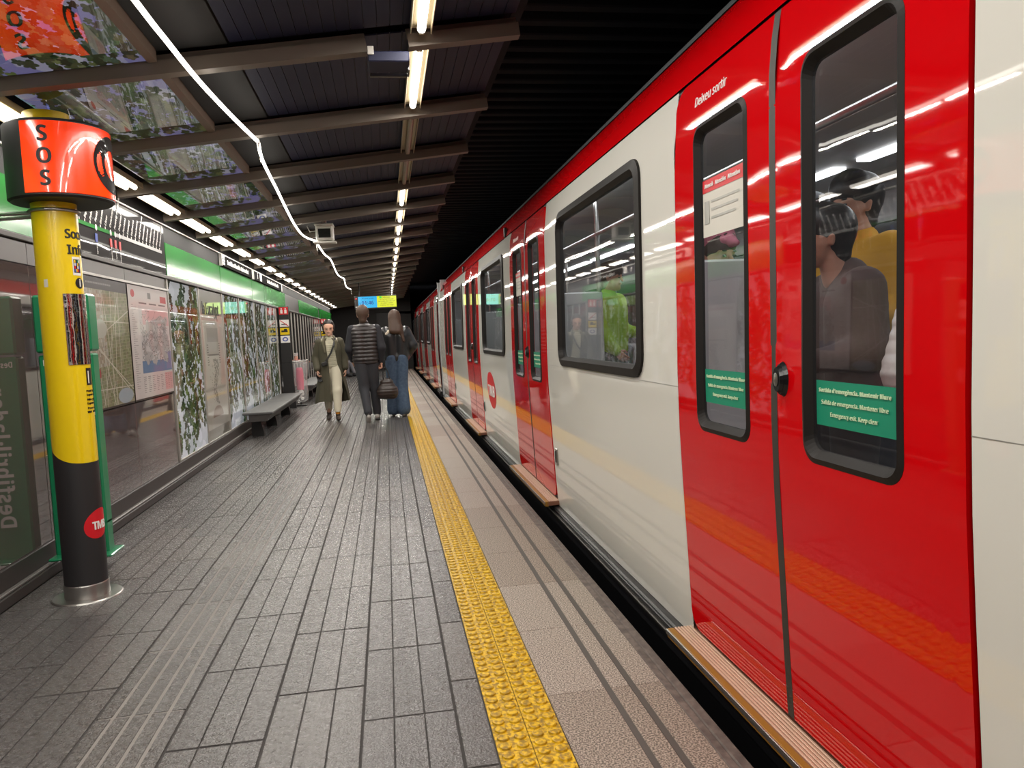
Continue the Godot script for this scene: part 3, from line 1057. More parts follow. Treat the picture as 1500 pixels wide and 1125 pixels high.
func build_route_map() -> void:
	var o := thing("route_map_sign", "long black route map with green line and slanted station names", "sign", Vector3(WX, 1.992, -6.4))
	var s := st()
	bounds(s, Vector3(WX - 0.02, 1.992, -7.82), Vector3(WX + 0.008, 2.46, -5.04), 0.003)
	wpart(o, "board", s, M.black_sign)
	var X := WX + 0.012
	s = st()
	bounds(s, Vector3(X - 0.003, 2.185, -6.46), Vector3(X, 2.213, -5.10), 0.001)
	wpart(o, "line_stripe", s, M.green_sign, "green stripe")
	s = st()
	bounds(s, Vector3(X - 0.003, 2.185, -7.70), Vector3(X, 2.213, -6.46), 0.001)
	wpart(o, "line_stripe", s, M.interior, "pale stripe")
	var names := ["Zona Universitària", "Palau Reial", "Maria Cristina", "Les Corts", "Plaça del Centre", "Sants Estació", "Tarragona", "Espanya", "Poble Sec", "Paral·lel", "Drassanes", "Liceu", "Catalunya", "Passeig de Gràcia", "Diagonal", "Fontana", "Lesseps", "Vallcarca", "Penitents", "Vall d'Hebron", "Montbau", "Mundet", "Valldaura", "Canyelles", "Roquetes", "Trinitat Nova"]
	var dir := Vector3(0, 0.86, -0.5).normalized()
	for i in names.size():
		var z := -5.14 - i * 0.1
		var m := text_mesh(names[i], 0.027, 0.001)
		m.horizontal_alignment = HORIZONTAL_ALIGNMENT_LEFT
		var t := mi(o, "station_name", m, M.white_paint)
		t.transform = Transform3D(Basis(dir, Vector3(1, 0, 0).cross(dir), Vector3(1, 0, 0)), Vector3(X, 2.24, z) - o.position)
		if i in [5, 9, 12, 13, 14]:
			s = st()
			for k in 14:
				var a0 := TAU * k / 14
				var a1 := TAU * (k + 1) / 14
				tri(s, Vector3(X + 0.002, 2.199, z), Vector3(X + 0.002, 2.199 + 0.024 * sin(a0), z + 0.02 * cos(a0)), Vector3(X + 0.002, 2.199 + 0.024 * sin(a1), z + 0.02 * cos(a1)))
			wpart(o, "station_dot", s, M.white_paint)
			s = st()
			bounds(s, Vector3(X - 0.003, 2.09, z - 0.022), Vector3(X, 2.155, z + 0.022), 0.001)
			wpart(o, "line_badge", s, M.badge_blue if i < 12 else M.red)
			m = text_mesh(["Rodalies", "Renfe"][i % 2], 0.018, 0.001)
			t = mi(o, "connection_name", m, M.white_paint)
			t.transform = Transform3D(Basis(Vector3.DOWN, Vector3(0, 0, -1), Vector3(1, 0, 0)), Vector3(X, 2.04, z) - o.position)
		else:
			s = st()
			bounds(s, Vector3(X - 0.003, 2.213, z - 0.006), Vector3(X, 2.232, z + 0.006), 0.001)
			wpart(o, "tick", s, M.white_paint)

# ---------------------------------------------------------------- train
const PROF := [[-0.2, 1.19], [0.0, 1.164], [0.07, 1.157], [0.3, 1.146], [0.55, 1.137], [0.8, 1.127], [1.03, 1.124], [1.43, 1.131], [1.83, 1.138], [2.0, 1.143], [2.1, 1.153], [2.2, 1.172], [2.3, 1.205], [2.4, 1.262], [2.5, 1.36], [2.58, 1.52], [2.64, 1.80], [2.68, 2.2], [2.69, 2.45]]
const TC := 2.45

var px_lut := PackedFloat32Array()
func px(y: float) -> float:
	if px_lut.is_empty():
		for i in 1500:
			px_lut.append(px_exact(-0.2 + i * 0.002))
	var f := clampf((y + 0.2) / 0.002, 0.0, 1448.0)
	var i := int(f)
	return lerpf(px_lut[i], px_lut[i + 1], f - i)

func px_exact(y: float) -> float:
	for i in PROF.size() - 1:
		if y <= PROF[i + 1][0]:
			var a: Array = PROF[maxi(i - 1, 0)]
			var b: Array = PROF[i]
			var c: Array = PROF[i + 1]
			var d: Array = PROF[mini(i + 2, PROF.size() - 1)]
			var dt: float = c[0] - b[0]
			return cubic_interpolate_in_time(b[1], c[1], a[1], d[1], (y - b[0]) / dt, 1.0, a[0] / dt - b[0] / dt if a != b else -1.0, d[0] / dt - b[0] / dt if d != c else 2.0)
	return PROF[-1][1]

func pn(y: float) -> Vector3:
	var d := (px(y + 0.01) - px(y - 0.01)) / 0.02
	return Vector3(-1, d, 0).normalized()

func rrect(z0: float, z1: float, y0: float, y1: float, r: Array, nc := 5, ns := 6) -> PackedVector2Array:
	# corners in order (z1,y1) (z0,y1) (z0,y0) (z1,y0); points (z, y)
	var out := PackedVector2Array()
	var C := [Vector2(z1, y1), Vector2(z0, y1), Vector2(z0, y0), Vector2(z1, y0)]
	var D := [Vector2(-1, -1), Vector2(1, -1), Vector2(1, 1), Vector2(-1, 1)]
	for k in 4:
		var rad: float = r[k]
		var ce: Vector2 = C[k] + D[k] * rad
		for i in nc + 1:
			var a := PI / 2 * k + PI / 2 * i / nc
			out.append(ce + Vector2(cos(a), sin(a)) * rad)
		var e: Vector2 = out[out.size() - 1]
		var k2 := (k + 1) % 4
		var a2 := PI / 2 * k2
		var nx: Vector2 = C[k2] + D[k2] * float(r[k2]) + Vector2(cos(a2), sin(a2)) * float(r[k2])
		for i in range(1, ns):
			out.append(e.lerp(nx, float(i) / ns))
	return out

func skin(s: SurfaceTool, outer: PackedVector2Array, inner: PackedVector2Array, rings: int, off := 0.0, off2 := INF) -> void:
	# the train's side between two outlines, following its profile; off moves it outwards
	var n := outer.size()
	var o2 := off if off2 == INF else off2
	for i in rings:
		var t0 := float(i) / rings
		var t1 := float(i + 1) / rings
		for j in n:
			var k := (j + 1) % n
			var q := [outer[j].lerp(inner[j], t0), outer[k].lerp(inner[k], t0), outer[k].lerp(inner[k], t1), outer[j].lerp(inner[j], t1)]
			var of := [lerpf(off, o2, t0), lerpf(off, o2, t0), lerpf(off, o2, t1), lerpf(off, o2, t1)]
			var V := []
			var N := []
			for e in 4:
				var p: Vector2 = q[e]
				V.append(Vector3(px(p.y) - of[e], p.y, p.x))
				N.append(pn(p.y) if o2 == off else Vector3.ZERO)
			if o2 != off:   # sloping gasket faces get flat normals
				quad(s, V[0], V[1], V[2], V[3])
			else:
				tri_n(s, V[0], V[1], V[2], N[0], N[1], N[2])
				tri_n(s, V[0], V[2], V[3], N[0], N[2], N[3])

func rim_wall(s: SurfaceTool, o: PackedVector2Array, off0: float, off1: float) -> void:
	for j in o.size():
		var k := (j + 1) % o.size()
		var a := o[j]
		var b := o[k]
		quad(s, Vector3(px(a.y) - off0, a.y, a.x), Vector3(px(b.y) - off0, b.y, b.x), Vector3(px(b.y) - off1, b.y, b.x), Vector3(px(a.y) - off1, a.y, a.x))

func flat_fill(s: SurfaceTool, o: PackedVector2Array, off: float) -> void:
	var c := Vector2.ZERO
	for p in o:
		c += p
	c /= o.size()
	var inner := PackedVector2Array()
	for p in o:
		inner.append(c + (p - c) * 0.001)
	skin(s, o, inner, 4, off)

func strip_skin(s: SurfaceTool, z0: float, z1: float, ys: Array, off := 0.0) -> void:
	for i in ys.size() - 1:
		var ya: float = ys[i]
		var yb: float = ys[i + 1]
		var a := Vector3(px(ya) - off, ya, z0)
		var b := Vector3(px(ya) - off, ya, z1)
		var c := Vector3(px(yb) - off, yb, z1)
		var d := Vector3(px(yb) - off, yb, z0)
		tri_n(s, a, b, c, pn(ya), pn(ya), pn(yb))
		tri_n(s, a, c, d, pn(ya), pn(yb), pn(yb))

const DOOR_HALF := 0.77
const DY0 := 0.085
const DY1 := 2.178
var door_meshes := {}

func make_door_meshes() -> void:
	# leaves are built with the seam at z = 0; side -1 is the leaf away from the camera
	for side in [-1, 1]:
		var za := 0.012
		var zb := DOOR_HALF - 0.012
		var wa := 0.155
		var wb := 0.575
		var lo := minf(side * za, side * zb)
		var hi := maxf(side * za, side * zb)
		var wlo := minf(side * wa, side * wb)
		var whi := maxf(side * wa, side * wb)
		var rt := 0.075
		var outer := rrect(lo, hi, DY0, DY1, [rt if side > 0 else 0.004, rt if side < 0 else 0.004, rt if side < 0 else 0.004, rt if side > 0 else 0.004], 6, 8)
		var hole := rrect(wlo, whi, 0.905, 2.0, [0.06, 0.06, 0.06, 0.06], 6, 8)
		var s := st()
		skin(s, outer, hole, 10, 0.004)
		skin(s, outer, hole, 10, -0.03)
		rim_wall(s, outer, 0.004, -0.03)
		rim_wall(s, hole, 0.004, -0.03)
		door_meshes[["leaf", side]] = s.commit()
		# gasket round the window
		var g1 := rrect(wlo + 0.016, whi - 0.016, 0.921, 1.984, [0.05, 0.05, 0.05, 0.05], 6, 8)
		var g2 := rrect(wlo + 0.028, whi - 0.028, 0.940, 1.965, [0.04, 0.04, 0.04, 0.04], 6, 8)
		s = st()
		skin(s, hole, g1, 2, 0.005, 0.011)
		skin(s, g1, g2, 2, 0.011, -0.012)
		rim_wall(s, hole, 0.005, -0.01)
		rim_wall(s, g2, -0.012, -0.022)
		door_meshes[["gasket", side]] = s.commit()
		s = st()
		flat_fill(s, g2, -0.014)
		door_meshes[["pane", side]] = s.commit()
		# sticker inside the glass
		s = st()
		var sa := minf(side * 0.20, side * 0.53)
		var sb := maxf(side * 0.20, side * 0.53)
		strip_skin(s, sa, sb, [1.01, 1.07, 1.13], -0.0125)
		door_meshes[["sticker", side]] = s.commit()
	var s2 := st()
	strip_skin(s2, -0.018, 0.018, [DY0, 0.3, 0.55, 0.8, 1.0, 1.4, 1.8, 2.0, 2.1, DY1], 0.005)
	strip_skin(s2, -0.018, 0.018, [DY0, 0.3, 0.55, 0.8, 1.0, 1.4, 1.8, 2.0, 2.1, DY1], -0.02)
	door_meshes["seam"] = s2.commit()
	# dark reveal that shows as the gap round the leaves
	s2 = st()
	var ro := rrect(-DOOR_HALF - 0.01, DOOR_HALF + 0.01, DY0 - 0.03, DY1 + 0.012, [0.08, 0.08, 0.05, 0.05], 6, 8)
	var ri := rrect(-DOOR_HALF + 0.03, DOOR_HALF - 0.03, DY0 + 0.03, DY1 - 0.04, [0.05, 0.05, 0.03, 0.03], 6, 8)
	skin(s2, ro, ri, 3, -0.012)
	door_meshes["reveal"] = s2.commit()
	s2 = st()
	var xo := px(1.1) - 0.004
	for e in [[0.030, 0.0, 0.012], [0.024, 0.012, 0.022]]:
		for k in 20:
			var a0 := TAU * k / 20
			var a1 := TAU * (k + 1) / 20
			var f := 1.7
			quad(s2, Vector3(xo - e[1], e[0] * f * sin(a0), e[0] * cos(a0)), Vector3(xo - e[1], e[0] * f * sin(a1), e[0] * cos(a1)), Vector3(xo - e[2], e[0] * 0.85 * f * sin(a1), e[0] * 0.85 * cos(a1)), Vector3(xo - e[2], e[0] * 0.85 * f * sin(a0), e[0] * 0.85 * cos(a0)))
			tri(s2, Vector3(xo - e[2], 0, 0), Vector3(xo - e[2], e[0] * 0.85 * f * sin(a0), e[0] * 0.85 * cos(a0)), Vector3(xo - e[2], e[0] * 0.85 * f * sin(a1), e[0] * 0.85 * cos(a1)))
	door_meshes["button_ring"] = s2.commit()
	s2 = st()
	for k in 20:
		var a0 := TAU * k / 20
		var a1 := TAU * (k + 1) / 20
		tri(s2, Vector3(xo - 0.028, 0, 0), Vector3(xo - 0.024, 0.02 * sin(a0), 0.013 * cos(a0)), Vector3(xo - 0.024, 0.02 * sin(a1), 0.013 * cos(a1)))
	door_meshes["button"] = s2.commit()
	# step: ribbed tread with a brown nosing
	s2 = st()
	bounds(s2, Vector3(1.068, 0.035, -0.80), Vector3(1.19, 0.066, 0.80), 0.003)
	door_meshes["tread"] = s2.commit()
	s2 = st()
	for k in 6:
		bounds(s2, Vector3(1.086 + k * 0.0125, 0.060, -0.795), Vector3(1.0945 + k * 0.0125, 0.071, 0.795), 0.0015)
	door_meshes["tread_ribs"] = s2.commit()
	s2 = st()
	bounds(s2, Vector3(1.056, 0.030, -0.80), Vector3(1.084, 0.067, 0.80), 0.003)
	door_meshes["nosing"] = s2.commit()
	s2 = st()
	bounds(s2, Vector3(1.051, 0.045, -0.80), Vector3(1.057, 0.066, 0.80), 0.001)
	door_meshes["nosing_edge"] = s2.commit()

func build_train() -> void:
	make_door_meshes()
	build_car(4.05, -16.25, [1.92, -2.10, -6.12, -10.14, -14.16], "red and white metro car nearest the camera, standing at the platform", true)
	build_car(-17.15, -34.0, [-19.0, -22.6, -26.2, -29.8], "farther red and white metro car beyond the first one", false)
	# bellows between the cars
	var o := thing("gangway_bellows", "grey bellows joining the two metro cars", "bellows", Vector3(TC, 0.0, -16.7))
	var s := st()
	for k in 7:
		var z := -16.30 - k * 0.112
		strip_skin(s, z, z - 0.04, [0.1, 0.8, 1.5, 2.0, 2.2, 2.35], -0.03)
		strip_skin(s, z - 0.04, z - 0.112, [0.1, 0.8, 1.5, 2.0, 2.2, 2.35], -0.10)
	wpart(o, "folds", s, M.interior)

func build_car(z0: float, z1: float, doors: Array, label: String, near: bool) -> void:
	var zc := (z0 + z1) / 2
	var o := thing("train_car", label, "train", Vector3(TC, -1.1, zc))
	var P := -o.position
	# white side panels between the doors, each with its window
	var edges := [z0]
	for d in doors:
		edges.append(d + DOOR_HALF)
		edges.append(d - DOOR_HALF)
	edges.append(z1)
	for i in range(0, edges.size(), 2):
		var hi: float = edges[i]
		var lo: float = edges[i + 1]
		var wide := hi - lo
		var s := st()
		var outer := rrect(lo, hi, 0.03, 2.185, [0.002, 0.002, 0.002, 0.002], 6, 10)
		if wide > 1.95:
			var mid := (hi + lo) / 2
			var half := minf(0.83, wide / 2 - 0.2)
			var hole := rrect(mid - half, mid + half, 1.072, 2.035, [0.10, 0.10, 0.10, 0.10], 6, 10)
			skin(s, outer, hole, 10)
			skin(s, outer, hole, 10, -0.035)
			rim_wall(s, hole, 0.0, -0.035)
			var sp := mi(o, "side_panel", s.commit(), M.white_body, P)
			s = st()
			strip_skin(s, lo, hi, [1.0500, 1.0520], 0.0005)
			mi(sp, "panel_joint", s.commit(), M.mullion)
			var g1 := rrect(mid - half - 0.012, mid + half + 0.012, 1.060, 2.047, [0.11, 0.11, 0.11, 0.11], 6, 10)
			var g2 := rrect(mid - half + 0.03, mid + half - 0.03, 1.100, 2.005, [0.08, 0.08, 0.08, 0.08], 6, 10)
			var g3 := rrect(mid - half + 0.045, mid + half - 0.045, 1.118, 1.985, [0.06, 0.06, 0.06, 0.06], 6, 10)
			s = st()
			skin(s, g1, g2, 4, 0.012, 0.02)
			rim_wall(s, g1, 0.012, -0.005)
			skin(s, g2, g3, 3, 0.02, -0.006)
			rim_wall(s, g3, -0.006, -0.03)
			var wf := mi(o, "window_frame", s.commit(), M.gasket, P)
			s = st()
			flat_fill(s, g3, -0.012)
			mi(wf, "pane", s.commit(), M.glass)
		else:
			var inner := PackedVector2Array()
			for p in outer:
				inner.append(Vector2((hi + lo) / 2, 1.1) + (p - Vector2((hi + lo) / 2, 1.1)) * 0.001)
			skin(s, outer, inner, 12)
			skin(s, outer, inner, 12, -0.035)
			mi(o, "side_panel", s.commit(), M.white_body, P)
	# red cantrail, roof, far side
	var s2 := st()
	strip_skin(s2, z0, z1, [2.195, 2.22, 2.25, 2.28, 2.31, 2.34, 2.37, 2.39])
	mi(o, "cantrail", s2.commit(), M.red_paint, P)
	s2 = st()
	strip_skin(s2, z0, z1, [2.180, 2.198], -0.012)
	mi(o, "drip_groove", s2.commit(), M.black, P)
	s2 = st()
	strip_skin(s2, z0, z1, [2.40, 2.44, 2.48, 2.52, 2.56, 2.60, 2.64, 2.67, 2.69], 0.004)
	quad(s2, Vector3(TC, 2.69, z0), Vector3(TC, 2.69, z1), Vector3(TC * 2 - 1.3, 2.45, z1), Vector3(TC * 2 - 1.3, 2.45, z0))
	mi(o, "roof", s2.commit(), M.interior_dark, P)
	s2 = st()
	bounds(s2, Vector3(TC * 2 - 1.2, 0.0, z1), Vector3(TC * 2 - 1.14, 1.02, z0))
	bounds(s2, Vector3(TC * 2 - 1.2, 1.98, z1), Vector3(TC * 2 - 1.14, 2.47, z0))
	var zz := z0
	while zz > z1 + 0.2:
		bounds(s2, Vector3(TC * 2 - 1.2, 1.0, zz - 0.5), Vector3(TC * 2 - 1.14, 2.0, zz))
		zz -= 2.01
	mi(o, "far_side", s2.commit(), M.interior, P)
	s2 = st()
	bounds(s2, Vector3(TC * 2 - 1.17, 1.0, z1), Vector3(TC * 2 - 1.165, 2.0, z0))
	mi(o, "far_window_glass", s2.commit(), M.dark_glass, P)
	s2 = st()
	bounds(s2, Vector3(1.19, -0.05, z1), Vector3(TC * 2 - 1.14, 0.05, z0))
	mi(o, "car_floor", s2.commit(), M.train_floor, P)
	s2 = st()
	bounds(s2, Vector3(1.24, 2.20, z1), Vector3(TC * 2 - 1.2, 2.24, z0))
	mi(o, "car_ceiling", s2.commit(), M.interior, P)
	for e in [z0, z1]:
		s2 = st()
		bounds(s2, Vector3(1.18, -0.05, e - 0.03), Vector3(1.85, 2.45, e + 0.03))
		bounds(s2, Vector3(3.05, -0.05, e - 0.03), Vector3(3.74, 2.45, e + 0.03))
		bounds(s2, Vector3(1.8, 2.05, e - 0.03), Vector3(3.1, 2.45, e + 0.03))
		if not near or e == z0:
			bounds(s2, Vector3(1.8, -0.05, e - 0.03), Vector3(3.1, 2.1, e + 0.03))
		mi(o, "end_wall", s2.commit(), M.interior, P)
	# underframe with shiny sole bars
	s2 = st()
	bounds(s2, Vector3(1.125, -0.10, z1), Vector3(1.22, 0.028, z0), 0.008)
	bounds(s2, Vector3(1.20, -0.75, z1), Vector3(1.30, -0.05, z0))
	mi(o, "sole_bar", s2.commit(), M.under, P)
	s2 = st()
	bounds(s2, Vector3(1.112, -0.028, z1), Vector3(1.128, -0.012, z0), 0.004)
	mi(o, "sole_bar_rib", s2.commit(), M.rail_dark, P)
	s2 = st()
	bounds(s2, Vector3(1.118, 0.004, z1), Vector3(1.128, 0.014, z0), 0.003)
	mi(o, "sole_bar_rib", s2.commit(), M.under, P)
	# doors
	var wk := 0
	for d in doors:
		var at := P + Vector3(0, 0, d)
		mi(o, "door_reveal", door_meshes["reveal"], M.black, at)
		for side in [-1, 1]:
			var lf := mi(o, "door_leaf", door_meshes[["leaf", side]], M.red_paint, at)
			var gk := mi(lf, "window_gasket", door_meshes[["gasket", side]], M.gasket)
			mi(lf, "pane", door_meshes[["pane", side]], M.glass)
			if d > -8:
				mi(lf, "sticker", door_meshes[["sticker", side]], M.sticker)
				var mid: float = side * 0.365
				var xs := px(1.07) + 0.0105
				text(lf, "sticker_lettering", "Sortida d'emergència. Mantenir lliure", 0.0105, Vector3(xs, 1.105, mid), Vector3(0, 0, 1), Vector3.UP, M.sticker_ink, true, 1.12)
				text(lf, "sticker_lettering", "Salida de emergencia. Mantener libre", 0.0105, Vector3(xs, 1.073, mid), Vector3(0, 0, 1), Vector3.UP, M.sticker_ink, false, 1.12)
				text(lf, "sticker_lettering", "Emergency exit. Keep clear", 0.0105, Vector3(xs, 1.042, mid), Vector3(0, 0, 1), Vector3.UP, M.sticker_ink, false, 1.12)
			if side == -1 and d > -8:
				text(lf, "door_lettering", "Deixeu sortir", 0.032, Vector3(px(2.09) - 0.006, 2.085, -0.44), Vector3(0, 0, 1), Vector3(0.14, 1, 0), M.white_paint, false, 1.0)
				# notice behind the glass
				var s3 := st()
				strip_skin(s3, -0.53, -0.21, [1.60, 1.70, 1.80], -0.0125)
				mi(lf, "notice", s3.commit(), M.notice)
				s3 = st()
				strip_skin(s3, -0.53, -0.21, [1.755, 1.80], -0.0115)
				mi(lf, "notice_band", s3.commit(), M.red)
				text(lf, "notice_lettering", "Atenció   Atención   Attention", 0.014, Vector3(px(1.78) + 0.0095, 1.777, -0.37), Vector3(0, 0, 1), Vector3.UP, M.white_paint, true, 1.0)
				s3 = st()
				for k in 3:
					strip_skin(s3, -0.46, -0.24 - 0.015 * k, [1.715 - k * 0.028, 1.723 - k * 0.028], -0.0112)
				strip_skin(s3, -0.515, -0.475, [1.645, 1.725], -0.0112)
				mi(lf, "notice_print", s3.commit(), M.mullion)
		mi(o, "door_seam", door_meshes["seam"], M.rubber, at)
		if d > -12 and d < 0.0:
			var br := mi(o, "door_button", door_meshes["button_ring"], M.black_gloss, at + Vector3(0, 1.125, 0.055))
			mi(br, "button_cap", door_meshes["button"], M.steel)
		var tr := mi(o, "door_step", door_meshes["tread"], M.step_base, at)
		mi(tr, "step_ribs", door_meshes["tread_ribs"], M.step_rib)
		mi(tr, "step_nosing", door_meshes["nosing"], M.step_edge)
		mi(tr, "step_edge", door_meshes["nosing_edge"], M.steel)
		# grab handle plate beside the door
		if absf(d + 2.1) < 0.1:
			continue
		s2 = st()
		box(s2, Vector3(px(0.40) - 0.004, 0.40, d + DOOR_HALF + 0.10), Vector3(0.012, 0.12, 0.065), 0.004)
		var hp := mi(o, "handle_plate", s2.commit(), M.steel, P)
		s2 = st()
		box(s2, Vector3(px(0.40) - 0.008, 0.40, d + DOOR_HALF + 0.10), Vector3(0.010, 0.085, 0.034), 0.003)
		mi(hp, "handle_recess", s2.commit(), M.black)
		# door lamp on the cantrail
		s2 = st()
		box(s2, Vector3(px(2.24) - 0.012, 2.235, d - DOOR_HALF - 0.35), Vector3(0.03, 0.09, 0.05), 0.006)
		mi(o, "door_signal", s2.commit(), M.black, P)
	# round badge on the white side, letters in white
	if near:
		s2 = st()
		var bo := PackedVector2Array()
		var bi := PackedVector2Array()
		for k in 40:
			var a := TAU * k / 40
			bo.append(Vector2(-8.5 + 0.33 * cos(a) - 0.03 * sin(a), 0.65 + 0.205 * sin(a)))
			bi.append(Vector2(-8.5, 0.65) + Vector2(cos(a), sin(a)) * 0.001)
		skin(s2, bo, bi, 5, 0.002)
		var bd := mi(o, "badge", s2.commit(), M.red, P, "red oval emblem")
		text(bd, "badge_lettering", "TMB", 0.12, Vector3(px(0.64) - 0.005, 0.64, -8.5), Vector3(0, 0, 1), Vector3.UP, M.white_paint, true, 1.5)
	# lamps in the car ceiling
	var n := 0
	zz = z0 - 0.6
	while zz > z1 + 0.6:
		for x in [1.46, 2.78]:
			s2 = st()
			box(s2, Vector3(x, 2.19, zz - 0.85), Vector3(0.09, 0.02, 1.72), 0.004)
			mi(o, "ceiling_light", s2.commit(), M.train_lamp, P)
		n += 1
		zz -= 1.95
	var L := z0 - z1 - 1.0
	for x in [1.46, 2.78]:
		area(Vector3(x, 2.172, zc) + P, Vector3.DOWN, Vector3(0, 0, 1), 0.09, L, 0.40 * L / 1.9, Color(0.95, 0.98, 1.0), "car_light", o)
	# handrails, poles and seats
	s2 = st()
	for x in [1.50, 2.44]:
		tube(s2, [Vector3(x, 1.95, z0 - 0.3), Vector3(x, 1.95, z1 + 0.3)], 0.016, 8)
	mi(o, "handrail", s2.commit(), M.steel, P)
	for d in doors:
		for e in [[1.5, 0.86], [1.5, -0.86], [2.45, 0.0]]:
			s2 = st()
			tube(s2, [Vector3(e[0], 0.05, d + e[1]), Vector3(e[0], 2.2, d + e[1])], 0.017, 8)
			mi(o, "pole", s2.commit(), M.steel, P)
		for e in [0.86, -0.86]:
			s2 = st()
			bounds(s2, Vector3(1.2, 0.05, d + e - 0.02), Vector3(1.52, 1.55, d + e + 0.02), 0.01)
			mi(o, "draught_screen", s2.commit(), M.interior, P)
	for i in doors.size() - 1:
		var a: float = doors[i] - 1.0
		var b: float = doors[i + 1] + 1.0
		for k in 4:
			var sz: float = a + (b - a) * (k + 0.5) / 4
			for side in [0, 1]:
				s2 = st()
				var x0: float = 1.24 if side == 0 else 3.22
				bounds(s2, Vector3(x0, 0.42, sz - 0.22), Vector3(x0 + 0.46, 0.50, sz + 0.22), 0.03)
				var bx: float = 1.24 if side == 0 else 3.62
				bounds(s2, Vector3(bx, 0.48, sz - 0.22), Vector3(bx + 0.07, 1.0, sz + 0.22), 0.03)
				mi(o, "seat", s2.commit(), M.seat, P)

# ---------------------------------------------------------------- emergency column and cabinet
const PC := Vector3(-1.655, 0, -4.33)
const PFRONT := 1.19   # the way the column faces, from +Z towards +X

func arc_patch(c: Vector3, r: float, a0: float, a1: float, y0: float, y1: float, n := 16) -> ArrayMesh:
	var s := st()
	lathe(s, [Vector2(r, y0), Vector2(r, y1)], n, c, a0, a1)
	return s.commit()

func disc_on_cyl(r: float, a0: float, y0: float, rx: float, ry: float, shear := 0.0) -> ArrayMesh:
	var s := st()
	for i in 5:
		for k in 28:
			var q := []
			for e in [[i, k], [i, k + 1], [i + 1, k + 1], [i + 1, k]]:
				var f: float = e[0] / 5.0
				var t: float = TAU * e[1] / 28.0
				var a: float = a0 + f * (rx * cos(t) + ry * shear * sin(t)) / r
				q.append(Vector3(sin(a) * r, y0 + f * ry * sin(t), cos(a) * r))
			if i > 0:
				tri(s, q[0], q[1], q[2])
			tri(s, q[0], q[2], q[3])
	return s.commit()

